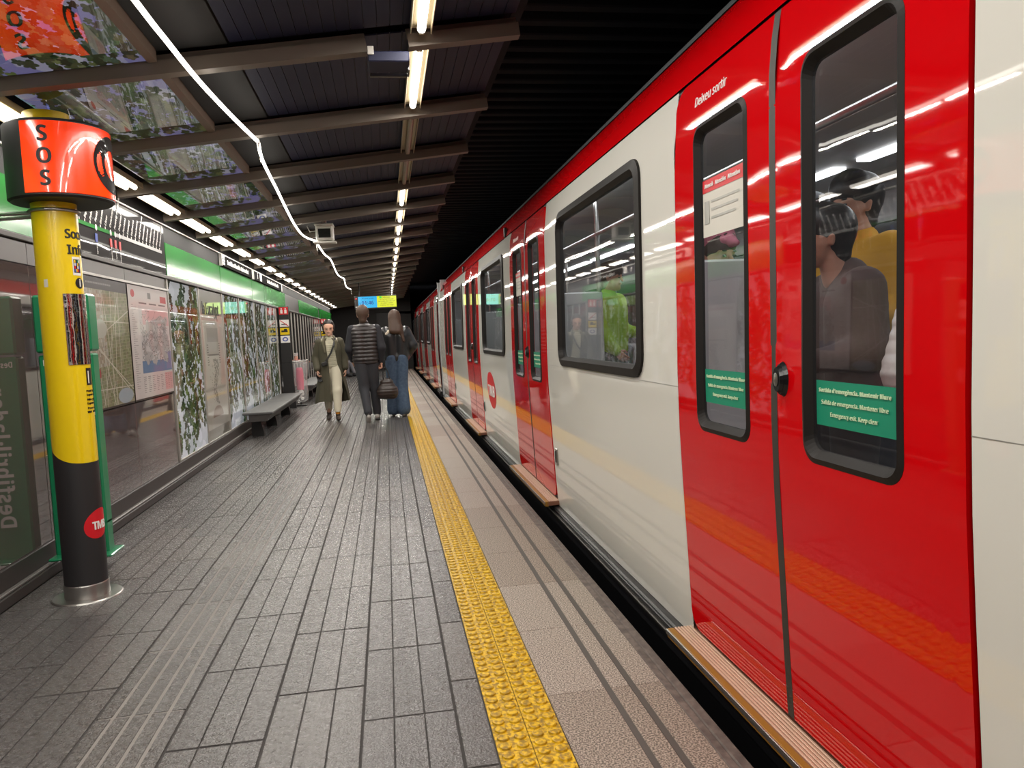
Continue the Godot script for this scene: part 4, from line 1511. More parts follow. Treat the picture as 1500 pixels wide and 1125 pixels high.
func build_pillar() -> void:
	var o := thing("emergency_column", "yellow and black emergency call column with orange SOS drum", "column", PC)
	var r := 0.105
	# floor plate
	var s := st()
	lathe(s, [Vector2(0, 0.008), Vector2(0.165, 0.008), Vector2(0.17, 0.004), Vector2(0.172, 0.0)], 40)
	mi(o, "floor_plate", s.commit(), M.steel)
	s = st()
	lathe(s, [Vector2(r + 0.004, 0.006), Vector2(r + 0.004, 0.075), Vector2(r + 0.002, 0.08), Vector2(r - 0.002, 0.08)], 40)
	mi(o, "base_collar", s.commit(), M.steel)
	# shaft: the black foot ends in a slanting wave, yellow above
	var sb := st()
	var sy := st()
	var n := 64
	for i in n:
		var A := [TAU * i / n, TAU * (i + 1) / n]
		var yb := []
		for a in A:
			yb.append(0.765 + 0.055 * cos(a - PFRONT + PI) + 0.012 * cos(2.0 * (a - PFRONT)))
		for layer in 2:
			var ss: SurfaceTool = sb if layer == 0 else sy
			var lo := [0.06, 0.06] if layer == 0 else yb
			var hi := yb if layer == 0 else [2.52, 2.52]
			var V := [Vector3(sin(A[0]) * r, lo[0], cos(A[0]) * r), Vector3(sin(A[1]) * r, lo[1], cos(A[1]) * r), Vector3(sin(A[1]) * r, hi[1], cos(A[1]) * r), Vector3(sin(A[0]) * r, hi[0], cos(A[0]) * r)]
			var N := []
			for v in V:
				N.append(Vector3(v.x, 0, v.z).normalized())
			tri_n(ss, V[0], V[1], V[2], N[0], N[1], N[2])
			tri_n(ss, V[0], V[2], V[3], N[0], N[2], N[3])
	mi(o, "black_foot", sb.commit(), M.column_black)
	mi(o, "yellow_shaft", sy.commit(), M.yellow)
	# ring bracket under the drum
	s = st()
	var ring := []
	for i in 33:
		ring.append(Vector3(sin(TAU * i / 32) * (r + 0.008), 2.025, cos(TAU * i / 32) * (r + 0.008)))
	tube(s, ring, 0.008, 8)
	tube(s, [Vector3(-r, 2.025, 0), Vector3(-0.39, 2.02, -0.02)], 0.010, 8)
	tube(s, [Vector3(-r, 2.01, -0.03), Vector3(-0.39, 2.0, -0.05)], 0.010, 8)
	mi(o, "ring_bracket", s.commit(), M.steel)
	# SOS drum
	var dc := Vector3(0.045, 0, 0.0)
	var R := 0.242
	s = st()
	lathe(s, [Vector2(0, 2.065), Vector2(R - 0.012, 2.065), Vector2(R, 2.075), Vector2(R, 2.435), Vector2(R - 0.012, 2.445), Vector2(0, 2.445)], 56, dc)
	var drum := mi(o, "drum", s.commit(), M.black)
	var f0 := PFRONT - 1.52
	var f1 := PFRONT + 1.52
	s = st()
	lathe(s, [Vector2(R, 2.083), Vector2(R + 0.004, 2.085), Vector2(R + 0.004, 2.427), Vector2(R, 2.429)], 44, dc, f0, f1)
	mi(drum, "sign_face", s.commit(), M.orange, Vector3.ZERO, "glowing orange face")
	for a in [0.10, 2 * PFRONT - 0.10]:
		for k in 3:
			var d := Vector3(sin(a), 0, cos(a))
			text(drum, "sos_letter", "SOS"[k], 0.076, dc + d * (R + 0.006) + Vector3(0, 2.365 - k * 0.107, 0), Vector3(cos(a), 0, -sin(a)), Vector3.UP, M.black_paint, true, 1.0)
	# handset symbol: thick open ring
	s = st()
	var m := 40
	for i in m:
		var T := [TAU * (0.04 + 0.92 * i / m), TAU * (0.04 + 0.92 * (i + 1) / m)]
		var q := []
		for t in T:
			for w in [0.135, 0.070]:
				var wide: float = w * (1.0 if w > 0.1 else 0.9)
				var a: float = PFRONT + 0.38 + wide * cos(t) / R
				q.append(dc + Vector3(sin(a), 0, cos(a)) * (R + 0.006) + Vector3(0, 2.256 + w * 1.08 * sin(t), 0))
		quad(s, q[0], q[2], q[3], q[1])
	mi(drum, "phone_symbol", s.commit(), M.black_sign)
	# lettering, pictograms and intercom plate
	text_on_cyl(o, "lettering", "Socors", 0.048, Vector3(0, 1.905, 0), r, PFRONT - 0.46, M.black_paint)
	text_on_cyl(o, "lettering", "Informació", 0.048, Vector3(0, 1.825, 0), r, PFRONT - 0.46, M.black_paint)
	mi(o, "pictogram_frame", arc_patch(Vector3.ZERO, r + 0.0012, PFRONT - 0.22, PFRONT + 0.30, 1.695, 1.79), M.white_paint)
	mi(o, "pictogram_field", arc_patch(Vector3.ZERO, r + 0.002, PFRONT - 0.16, PFRONT + 0.24, 1.708, 1.777), M.black_paint)
	var cols := [M.badge_blue, M.yellow, M.red, M.sticker, M.white_paint]
	for i in 4:
		for j in 4:
			if (i * 3 + j * 2) % 4 != 1:
				mi(o, "pictogram_square", arc_patch(Vector3.ZERO, r + 0.0026, PFRONT - 0.13 + i * 0.085, PFRONT - 0.055 + i * 0.085, 1.713 + j * 0.0155, 1.7275 + j * 0.0155, 2), cols[(i + j * 2) % 5])
	var ia := PFRONT + 0.12
	var idc := mi(o, "info_disc", disc_on_cyl(r + 0.0015, ia, 1.655, 0.028, 0.028), M.black_paint)
	text(idc, "info_letter", "i", 0.035, Vector3(sin(ia) * (r + 0.003), 1.655, cos(ia) * (r + 0.003)), Vector3(cos(ia), 0, -sin(ia)), Vector3.UP, M.white_paint)
	mi(o, "intercom_plate", arc_patch(Vector3.ZERO, r + 0.004, PFRONT - 0.78, PFRONT + 0.78, 1.235, 1.60, 24), M.steel_ripple, Vector3.ZERO, "mirror-steel intercom plate")
	mi(o, "hand_pictogram", arc_patch(Vector3.ZERO, r + 0.0015, PFRONT + 0.02, PFRONT + 0.50, 1.125, 1.215, 8), M.black_paint)
	mi(o, "hand_pictogram_ink", arc_patch(Vector3.ZERO, r + 0.0022, PFRONT + 0.12, PFRONT + 0.20, 1.135, 1.20, 4), M.white_paint)
	for k in 3:
		text_on_cyl(o, "small_lettering", ["Premi i parli", "Pulse y hable", "Press and talk"][k], 0.011, Vector3(0, 1.095 - k * 0.045, 0), r, PFRONT - 0.05, M.black_paint, 0.75)
		text_on_cyl(o, "small_lettering", ["Esperi resposta", "Espere respuesta", "Wait for answer"][k], 0.011, Vector3(0, 1.075 - k * 0.045, 0), r, PFRONT - 0.05, M.black_paint, 0.75)
	# round red emblem on the black foot
	var ea := PFRONT + 0.06
	var em := mi(o, "emblem", disc_on_cyl(r + 0.0015, ea, 0.395, 0.085, 0.078, 0.2), M.red, Vector3.ZERO, "red oval emblem")
	text_on_cyl(em, "emblem_lettering", "TMB", 0.042, Vector3(0, 0.385, 0), r + 0.001, ea - 0.44, M.white_paint, 0.78)
	# torn sticker
	s = st()
	lathe(s, [Vector2(r + 0.001, 1.635), Vector2(r + 0.001, 1.675)], 4, Vector3.ZERO, -0.38, -0.18)
	mi(o, "torn_sticker", s.commit(), M.notice)

	# green defibrillator cabinet between the column and the wall
	var gx0 := -1.995
	var gx1 := -1.70
	var gz := -4.86
	var g := thing("defibrillator_cabinet", "tall green defibrillator cabinet behind the yellow column", "cabinet", Vector3((gx0 + gx1) / 2, 0, gz))
	var gc := (gx0 + gx1) / 2 - g.position.x
	var gw := gx1 - gx0
	s = st()
	box(s, Vector3(gc, 0.78, 0), Vector3(gw, 1.02, 0.10), 0.01)
	box(s, Vector3(gc, 0.20, 0), Vector3(gw, 0.20, 0.10), 0.01)
	mi(g, "pedestal", s.commit(), M.green)
	s = st()
	box(s, Vector3(gc, 1.47, 0.0), Vector3(gw + 0.008, 0.335, 0.13), 0.012)
	mi(g, "head_box", s.commit(), M.green)
	s = st()
	box(s, Vector3(gc + 0.02, 0.105, 0.03), Vector3(gw + 0.05, 0.014, 0.22), 0.004)
	box(s, Vector3(gc - 0.06, 0.05, 0.0), Vector3(0.06, 0.10, 0.06), 0.004)
	mi(g, "foot_plate", s.commit(), M.green)
	s = st()
	box(s, Vector3(gc + 0.06, 1.54, 0.066), Vector3(0.15, 0.13, 0.006), 0.003)
	mi(g, "viewing_window", s.commit(), M.dark_glass)
	s = st()
	box(s, Vector3(gc + 0.105, 1.452, 0.067), Vector3(0.05, 0.055, 0.004), 0.001)
	box(s, Vector3(gc + 0.105, 1.37, 0.067), Vector3(0.055, 0.06, 0.004), 0.001)
	mi(g, "instruction_label", s.commit(), M.white_paint)
	text(g, "lettering", "Desfibril·lador", 0.034, Vector3(gc + 0.005, 1.245, 0.053), Vector3(1, 0, 0), Vector3.UP, M.white_paint, true, 0.78)
	text(g, "tall_lettering", "Desfibril·lador", 0.085, Vector3(gc - 0.022, 0.70, 0.052), Vector3(0, 1, 0), Vector3(-1, 0, 0), M.white_paint, true, 1.0)
	s = st()
	box(s, Vector3(gc + 0.10, 0.93, 0.052), Vector3(0.022, 0.10, 0.004), 0.001)
	box(s, Vector3(gc + 0.10, 0.94, 0.052), Vector3(0.07, 0.026, 0.004), 0.001)
	mi(g, "white_cross", s.commit(), M.white_paint)

# ---------------------------------------------------------------- benches, bin, screens
func make_bench(at: Vector3, length: float, label: String) -> void:
	var o := thing("bench", label, "bench", at, "grey wall benches")
	var s := st()
	var d := 0.40
	# two seat slabs
	var half := length / 2
	for k in 2:
		s = st()
		box(s, Vector3(0, 0.345, half * 0.5 - half * k), Vector3(d, 0.035, half - 0.006), 0.008)
		mi(o, "seat_slab", s.commit(), M.bench)
	s = st()
	prism(s, PackedVector2Array([Vector2(-0.12, 0.328), Vector2(d / 2 - 0.015, 0.328), Vector2(d / 2 - 0.08, 0.235), Vector2(-0.12, 0.235)]), Transform3D(Basis(), Vector3(0, 0, -half + 0.02)), length - 0.04)
	mi(o, "apron", s.commit(), M.plinth)
	for k in [-0.40, 0.05, 0.40]:
		s = st()
		prism(s, PackedVector2Array([Vector2(-0.14, 0.0), Vector2(0.02, 0.0), Vector2(0.02, 0.06), Vector2(-0.02, 0.24), Vector2(-0.14, 0.24)]), Transform3D(Basis(), Vector3(0, 0, k * length - 0.06)), 0.12)
		mi(o, "leg", s.commit(), M.black)

func make_totem(z: float, label: String, ink: bool) -> void:
	var o := thing("safety_totem", label, "sign", Vector3(-1.945, 0, z), "black safety notice posts")
	var s := st()
	box(s, Vector3(0, 1.44, 0), Vector3(0.20, 1.10, 0.05), 0.008)
	mi(o, "board", s.commit(), M.black)
	s = st()
	prism(s, PackedVector2Array([Vector2(-0.09, 0.0), Vector2(0.13, 0.0), Vector2(0.10, 0.9), Vector2(-0.09, 0.9)]), Transform3D(Basis(), Vector3(0, 0, -0.03)), 0.05)
	mi(o, "stem", s.commit(), M.black)
	var F := 0.0275
	s = st()
	box(s, Vector3(0.005, 1.905, F), Vector3(0.17, 0.14, 0.004), 0.001)
	mi(o, "red_plate", s.commit(), M.red)
	s = st()
	for dx in [-0.035, 0.04]:
		box(s, Vector3(dx, 1.89, F + 0.003), Vector3(0.042, 0.07, 0.003), 0.001)
		box(s, Vector3(dx, 1.945, F + 0.003), Vector3(0.022, 0.03, 0.003), 0.001)
	mi(o, "extinguisher_pictogram", s.commit(), M.white_paint)
	var plates := [[1.665, M.white_paint], [1.51, M.yellow], [1.355, M.white_paint]]
	for i in 3:
		s = st()
		box(s, Vector3(0.005, plates[i][0], F), Vector3(0.175, 0.135, 0.004), 0.001)
		mi(o, "notice_plate", s.commit(), plates[i][1])
	s = st()
	box(s, Vector3(0.0, 1.645, F + 0.003), Vector3(0.10, 0.016, 0.003), 0.001)
	box(s, Vector3(0.0, 1.51, F + 0.003), Vector3(0.12, 0.035, 0.003), 0.004)
	box(s, Vector3(0.02, 1.54, F + 0.003), Vector3(0.06, 0.03, 0.003), 0.004)
	mi(o, "pictogram", s.commit(), M.black_paint)
	s = st()
	xbox(s, Transform3D(Basis(Vector3(0, 0, 1), -0.65), Vector3(0.005, 1.665, F + 0.004)), Vector3(0.19, 0.014, 0.003), 0.001)
	mi(o, "prohibition_bar", s.commit(), M.red)
	s = st()
	for k in 20:
		var a0 := TAU * k / 20
		var a1 := TAU * (k + 1) / 20
		quad(s, Vector3(0.005 + 0.055 * cos(a0), 1.355 + 0.042 * sin(a0), F + 0.003), Vector3(0.005 + 0.055 * cos(a1), 1.355 + 0.042 * sin(a1), F + 0.003), Vector3(0.005 + 0.03 * cos(a1), 1.355 + 0.022 * sin(a1), F + 0.003), Vector3(0.005 + 0.03 * cos(a0), 1.355 + 0.022 * sin(a0), F + 0.003))
	mi(o, "blue_pictogram", s.commit(), M.badge_blue)

func build_furniture() -> void:
	make_bench(Vector3(-1.795, 0, -12.65), 3.7, "long grey bench in front of the leaf panels")
	make_bench(Vector3(-1.79, 0, -18.6), 3.6, "grey bench beyond the clear litter bag")
	make_bench(Vector3(-1.79, 0, -27.2), 3.4, "farthest grey bench, with a seated person")
	make_totem(-15.45, "black notice post beside the clear litter bag", true)
	make_totem(-25.0, "farther black notice post near the platform end", true)

	# litter bag on a ring
	var b := thing("litter_bag_stand", "clear plastic litter bag hanging from a ring stand", "bin", Vector3(-1.785, 0, -15.75))
	var s := st()
	var ring := []
	for i in 25:
		ring.append(Vector3(sin(TAU * i / 24) * 0.19, 0.90, cos(TAU * i / 24) * 0.19))
	tube(s, ring, 0.011, 8)
	mi(b, "ring", s.commit(), M.steel)
	s = st()
	tube(s, [Vector3(0, 0.90, -0.19), Vector3(0, 0.86, -0.235), Vector3(0, 0.02, -0.235)], 0.014, 8)
	box(s, Vector3(0, 0.012, -0.17), Vector3(0.26, 0.024, 0.2), 0.006)
	mi(b, "stand", s.commit(), M.black)
	s = st()
	var prof := []
	for i in 11:
		var t := i / 10.0
		prof.append(Vector2(0.192 + 0.012 * sin(t * 9.0) - 0.03 * t * t, 0.925 - t * 0.80))
	prof.append(Vector2(0.10, 0.09))
	prof.append(Vector2(0.0, 0.085))
	lathe(s, prof, 22)
	mi(b, "bag", s.commit(), M.clear)
	s = st()
	lathe(s, [Vector2(0.203, 0.86), Vector2(0.205, 0.93), Vector2(0.19, 0.935)], 22)
	mi(b, "bag_cuff", s.commit(), M.clear)
	# litter in the bag
	var rr := RandomNumberGenerator.new()
	rr.seed = 4
	for i in 9:
		var t := thing("crumpled_paper", "crumpled white litter at the bottom of the clear bag", "litter", Vector3(-1.80 + rr.randf_range(-0.09, 0.09), 0.16 + 0.045 * (i / 2), -15.75 + rr.randf_range(-0.09, 0.09)), "crumpled papers in the litter bag")
		s = st()
		var e := Vector3(rr.randf_range(0.04, 0.06), rr.randf_range(0.03, 0.045), rr.randf_range(0.04, 0.06))
		for k in 3:
			xbox(s, Transform3D(Basis.from_euler(Vector3(rr.randf() * 3, rr.randf() * 3, rr.randf() * 3)), Vector3.ZERO), e * 1.3, 0.02)
		mi(t, "paper", s.commit(), M.white_paint)
	var pk := thing("pink_bag", "pink plastic packaging standing inside the clear litter bag", "litter", Vector3(-1.75, 0.34, -15.72))
	s = st()
	lathe(s, [Vector2(0.0, 0.0), Vector2(0.07, 0.0), Vector2(0.078, 0.2), Vector2(0.07, 0.40), Vector2(0.05, 0.44), Vector2(0, 0.44)], 14)
	mi(pk, "wrapper", s.commit(), mat("pink plastic", rgb(214, 70, 110), 0.35))
	var cup := thing("drink_cup", "clear cup of orange drink standing on the litter stand", "cup", Vector3(-1.80, 0.936, -15.75))
	s = st()
	lathe(s, [Vector2(0.0, 0.0), Vector2(0.035, 0.0), Vector2(0.044, 0.14), Vector2(0.041, 0.14), Vector2(0.033, 0.004), Vector2(0, 0.004)], 18)
	mi(cup, "cup_wall", s.commit(), M.clear)
	s = st()
	lathe(s, [Vector2(0.0, 0.006), Vector2(0.0325, 0.006), Vector2(0.037, 0.075), Vector2(0, 0.075)], 18)
	mi(cup, "drink", s.commit(), mat("orange drink", rgb(236, 128, 20), 0.2))
	s = st()
	lathe(s, [Vector2(0.0, -0.006), Vector2(0.075, -0.006), Vector2(0.075, 0.0), Vector2(0, 0.0)], 18)
	mi(cup, "tray", s.commit(), mat("orange card", rgb(232, 96, 50), 0.5))

	# small monitor hung below the beams
	var tv := thing("camera_monitor", "small white monitor housing hung under the ceiling beams", "monitor", Vector3(-0.64, 2.45, -9.2))
	s = st()
	box(s, Vector3(0, 0.095, -0.10), Vector3(0.20, 0.17, 0.20), 0.015)
	box(s, Vector3(0, 0.185, -0.08), Vector3(0.215, 0.022, 0.26), 0.006)
	mi(tv, "housing", s.commit(), M.white_housing)
	s = st()
	box(s, Vector3(0, 0.09, 0.002), Vector3(0.14, 0.105, 0.006), 0.004)
	mi(tv, "screen_glass", s.commit(), M.dark_glass)
	s = st()
	box(s, Vector3(0.0, -0.012, -0.08), Vector3(0.26, 0.02, 0.14), 0.006)
	tube(s, [Vector3(-0.1, 0.13, -0.1), Vector3(-0.17, 0.12, -0.1), Vector3(-0.2, 0.19, -0.1)], 0.006, 6)
	mi(tv, "bracket", s.commit(), M.white_housing)
	s = st()
	box(s, Vector3(0, 0.235, -0.08), Vector3(0.05, 0.12, 0.05), 0.004)
	mi(tv, "hanger", s.commit(), M.white_housing)

	# passenger information screen
	var sc := thing("information_screen", "hanging information screen, blue countdown beside yellow notice", "screen", Vector3(-0.22, 2.05, -20.0))
	s = st()
	box(s, Vector3(0, 0.165, -0.05), Vector3(1.07, 0.34, 0.10), 0.008)
	mi(sc, "casing", s.commit(), M.black)
	s = st()
	box(s, Vector3(-0.20, 0.167, 0.002), Vector3(0.47, 0.285, 0.006), 0.0)
	var bs := mi(sc, "blue_screen", s.commit(), M.screen_blue)
	s = st()
	box(s, Vector3(0.282, 0.167, 0.002), Vector3(0.49, 0.285, 0.006), 0.0)
	var ys := mi(sc, "yellow_screen", s.commit(), M.screen_yellow)
	text(bs, "countdown", "01:46", 0.088, Vector3(-0.20, 0.15, 0.008), Vector3.RIGHT, Vector3.UP, M.screen_ink_blue, true, 1.0)
	text(bs, "headline", "Propera sortida", 0.03, Vector3(-0.19, 0.262, 0.008), Vector3.RIGHT, Vector3.UP, M.screen_ink_blue, false)
	text(bs, "icon_letter", "L", 0.05, Vector3(-0.39, 0.14, 0.008), Vector3.RIGHT, Vector3.UP, M.screen_ink_blue, true)
	var lines := ["Informació", "La línia funciona amb", "normalitat. Recordeu que", "cal validar el bitllet", "en entrar. Bon viatge"]
	for i in 5:
		text(ys, "notice_line", lines[i], 0.026, Vector3(0.28, 0.278 - i * 0.05, 0.008), Vector3.RIGHT, Vector3.UP, M.black_paint, i == 0)
	s = st()
	box(s, Vector3(0.13, 0.278, 0.007), Vector3(0.06, 0.05, 0.004), 0.001)
	mi(ys, "green_badge", s.commit(), M.screen_green)
	s = st()
	ellipsoid(s, Vector3(-0.485, 0.26, 0.004), Vector3(0.022, 0.022, 0.004))
	mi(sc, "red_badge", s.commit(), M.red)
	s = st()
	box(s, Vector3(-0.485, 0.05, 0.004), Vector3(0.05, 0.014, 0.004), 0.001)
	mi(sc, "side_mark", s.commit(), M.white_paint)
	s = st()
	for x in [-0.4, 0.4]:
		tube(s, [Vector3(x, 0.33, -0.05), Vector3(x, 0.75 + x * 0.1, -0.05)], 0.014, 8)
	mi(sc, "hanger", s.commit(), M.black)
	area(Vector3(0, 0.167, 0.02), Vector3(0, 0, 1), Vector3.UP, 0.96, 0.28, 0.12, Color(0.7, 0.95, 0.6), "screen_light", sc)

	# dark box and bracket in the gap of the nearest visible beam
	var bk := thing("beam_junction_box", "black box with pale edge strip in the gap of the front beam", "box", Vector3(0.09, 2.63, -3.98))
	s = st()
	box(s, Vector3(0.0, 0.03, 0.05), Vector3(0.2, 0.05, 0.16), 0.005)
	mi(bk, "case", s.commit(), M.slat)
	s = st()
	box(s, Vector3(0.0, 0.0, -0.06), Vector3(0.19, 0.018, 0.02), 0.003)
	box(s, Vector3(0.098, 0.03, 0.0), Vector3(0.01, 0.08, 0.10), 0.002)
	mi(bk, "edge_strip", s.commit(), M.steel_soft)
	s = st()
	box(s, Vector3(-0.085, 0.055, 0.135), Vector3(0.03, 0.04, 0.006), 0.002)
	mi(bk, "label_plate", s.commit(), M.white_housing)

# ---------------------------------------------------------------- people
class Blob:
	var v := PackedVector3Array()
	var n := PackedVector3Array()
	var c := PackedColorArray()
	var ix := PackedInt32Array()

func blob_mesh(b: Blob) -> ArrayMesh:
	var a := []
	a.resize(Mesh.ARRAY_MAX)
	a[Mesh.ARRAY_VERTEX] = b.v
	a[Mesh.ARRAY_NORMAL] = b.n
	a[Mesh.ARRAY_COLOR] = b.c
	a[Mesh.ARRAY_INDEX] = b.ix
	var m := ArrayMesh.new()
	m.add_surface_from_arrays(Mesh.PRIMITIVE_TRIANGLES, a)
	return m

# prims: [a, b, ra, rb, colour]; joined by a smooth minimum and meshed as surface nets
func add_sdf(out: Blob, prims: Array, cell: float, k: float, ripple := 0.0, ripple_len := 0.06, clip_y := -9.0) -> void:
	var lo := Vector3.ONE * 1e9
	var hi := -lo
	for p in prims:
		var r := maxf(p[2], p[3]) + cell * 3.0
		for q in [p[0], p[1]]:
			lo = lo.min(q - Vector3.ONE * r)
			hi = hi.max(q + Vector3.ONE * r)
	var nx := int((hi.x - lo.x) / cell) + 2
	var ny := int((hi.y - lo.y) / cell) + 2
	var nz := int((hi.z - lo.z) / cell) + 2
	var D := PackedFloat32Array()
	D.resize(nx * ny * nz)
	D.fill(1.0)
	var B := PackedFloat32Array()
	B.resize(nx * ny * nz)
	B.fill(1.0)
	var W := PackedByteArray()
	W.resize(nx * ny * nz)
	var nyx := nx * ny
	for pi in prims.size():
		var p: Array = prims[pi]
		var a: Vector3 = p[0]
		var ra: float = p[2]
		var rb: float = p[3]
		var ba: Vector3 = p[1] - a
		var bb := maxf(ba.length_squared(), 1e-9)
		var r := maxf(ra, rb) + k + cell * 2.0
		var l := (a.min(p[1]) - Vector3.ONE * r - lo) / cell
		var h := (a.max(p[1]) + Vector3.ONE * r - lo) / cell
		for z in range(maxi(0, int(l.z)), mini(nz - 1, int(h.z) + 1) + 1):
			for y in range(maxi(0, int(l.y)), mini(ny - 1, int(h.y) + 1) + 1):
				var row := z * nyx + y * nx
				var q := lo + Vector3(0, y * cell, z * cell) - a
				for x in range(maxi(0, int(l.x)), mini(nx - 1, int(h.x) + 1) + 1):
					q.x = lo.x + x * cell - a.x
					var t := clampf(q.dot(ba) / bb, 0.0, 1.0)
					var d := (q - ba * t).length() - ra - (rb - ra) * t
					var i := row + x
					var e := D[i]
					if d < B[i]:
						B[i] = d
						W[i] = pi
					var m := maxf(k - absf(e - d), 0.0) / k
					D[i] = minf(e, d) - m * m * k * 0.25
	if ripple > 0.0:
		for z in nz:
			for y in ny:
				var off := ripple * (absf(sin(PI * (lo.y + y * cell) / ripple_len)) - 0.5)
				var row := z * nyx + y * nx
				for x in nx:
					D[row + x] -= off
	if clip_y > -8.0:
		for z in nz:
			for y in ny:
				var cut := clip_y - (lo.y + y * cell)
				if cut > -cell * 3.0:
					var row := z * nyx + y * nx
					for x in nx:
						D[row + x] = maxf(D[row + x], cut)
	var idx := PackedInt32Array()
	idx.resize(nx * ny * nz)
	idx.fill(-1)
	var lim := cell * 2.0
	var co := [0, 1, nx, nx + 1, nyx, nyx + 1, nyx + nx, nyx + nx + 1]
	var act := PackedInt32Array()
	for z in nz - 1:
		for y in ny - 1:
			for x in nx - 1:
				var i := z * nyx + y * nx + x
				if absf(D[i]) > lim:
					continue
				var d0 := D[i]
				var d1 := D[i + 1]
				var d2 := D[i + nx]
				var d3 := D[i + nx + 1]
				var d4 := D[i + nyx]
				var d5 := D[i + nyx + 1]
				var d6 := D[i + nyx + nx]
				var d7 := D[i + nyx + nx + 1]
				var neg := int(d0 < 0) + int(d1 < 0) + int(d2 < 0) + int(d3 < 0) + int(d4 < 0) + int(d5 < 0) + int(d6 < 0) + int(d7 < 0)
				if neg == 0 or neg == 8:
					continue
				var dd := [d0, d1, d2, d3, d4, d5, d6, d7]
				var s := Vector3.ZERO
				var cnt := 0
				for e in 12:
					var ea: int = EDGE_A[e]
					var eb: int = EDGE_B[e]
					if (dd[ea] < 0) != (dd[eb] < 0):
						var t: float = dd[ea] / (dd[ea] - dd[eb])
						s += CORNER[ea].lerp(CORNER[eb], t)
						cnt += 1
				s /= cnt
				idx[i] = out.v.size()
				act.append(i)
				out.v.append(lo + (Vector3(x, y, z) + s) * cell)
				out.n.append(Vector3((d1 + d3 + d5 + d7) - (d0 + d2 + d4 + d6), (d2 + d3 + d6 + d7) - (d0 + d1 + d4 + d5), (d4 + d5 + d6 + d7) - (d0 + d1 + d2 + d3)).normalized())
				out.c.append(prims[W[i]][4])
	var ST := [1, nx, nyx]
	for i in act:
		for ax in 3:
			var u: int = ST[(ax + 1) % 3]
			var w: int = ST[(ax + 2) % 3]
			var j: int = i + ST[ax]
			if (D[i] < 0) == (D[j] < 0) or i - u - w < 0:
				continue
			var a := idx[i]
			var b := idx[i - u]
			var c := idx[i - u - w]
			var d := idx[i - w]
			if b < 0 or c < 0 or d < 0:
				continue
			if D[i] < 0:
				out.ix.append_array([a, c, b, a, d, c])
			else:
				out.ix.append_array([a, b, c, a, c, d])

const EDGE_A := [0, 2, 4, 6, 0, 1, 4, 5, 0, 1, 2, 3]
const EDGE_B := [1, 3, 5, 7, 2, 3, 6, 7, 4, 5, 6, 7]
const CORNER := [Vector3(0, 0, 0), Vector3(1, 0, 0), Vector3(0, 1, 0), Vector3(1, 1, 0), Vector3(0, 0, 1), Vector3(1, 0, 1), Vector3(0, 1, 1), Vector3(1, 1, 1)]

func hand(out: Blob, wrist: Vector3, dir: Vector3, palm: Vector3, thumb: Vector3, curl: float, col: Color, scale_ := 1.0) -> void:
	# palm faces `palm`, fingers run along `dir` and close towards the palm, thumb leaves the `thumb` side
	var P := []
	dir = dir.normalized()
	palm = palm.normalized()
	thumb = (thumb - dir * thumb.dot(dir)).normalized()
	var k := scale_
	P.append([wrist - dir * 0.02 * k, wrist + dir * 0.02 * k, 0.024 * k, 0.024 * k, col])
	for i in 4:
		var o := (1.5 - i) * 0.019 * k
		var kn := wrist + dir * (0.085 - absf(i - 1.2) * 0.004) * k + thumb * o
		P.append([wrist + dir * 0.015 * k + thumb * o * 0.7, kn, 0.015 * k, 0.0125 * k, col])
		var l: float = [0.040, 0.044, 0.041, 0.032][i] * k
		var d1 := (dir * cos(curl) + palm * sin(curl)).normalized()
		var d2 := (dir * cos(curl * 2.1) + palm * sin(curl * 2.1)).normalized()
		P.append([kn, kn + d1 * l, 0.0095 * k, 0.0088 * k, col])
		P.append([kn + d1 * l, kn + d1 * l + d2 * l * 0.9, 0.0088 * k, 0.0075 * k, col])
	var tb := wrist + dir * 0.025 * k + thumb * 0.026 * k
	var t1 := tb + (dir * 0.6 + thumb * 0.6 + palm * 0.35).normalized() * 0.042 * k
	P.append([wrist + dir * 0.01 * k + thumb * 0.01 * k, tb, 0.014 * k, 0.0125 * k, col])
	P.append([tb, t1, 0.0115 * k, 0.010 * k, col])
	P.append([t1, t1 + (dir * 0.8 + palm * (0.3 + curl * 0.5)).normalized() * 0.03 * k, 0.0098 * k, 0.008 * k, col])
	add_sdf(out, P, 0.005 * k, 0.006)

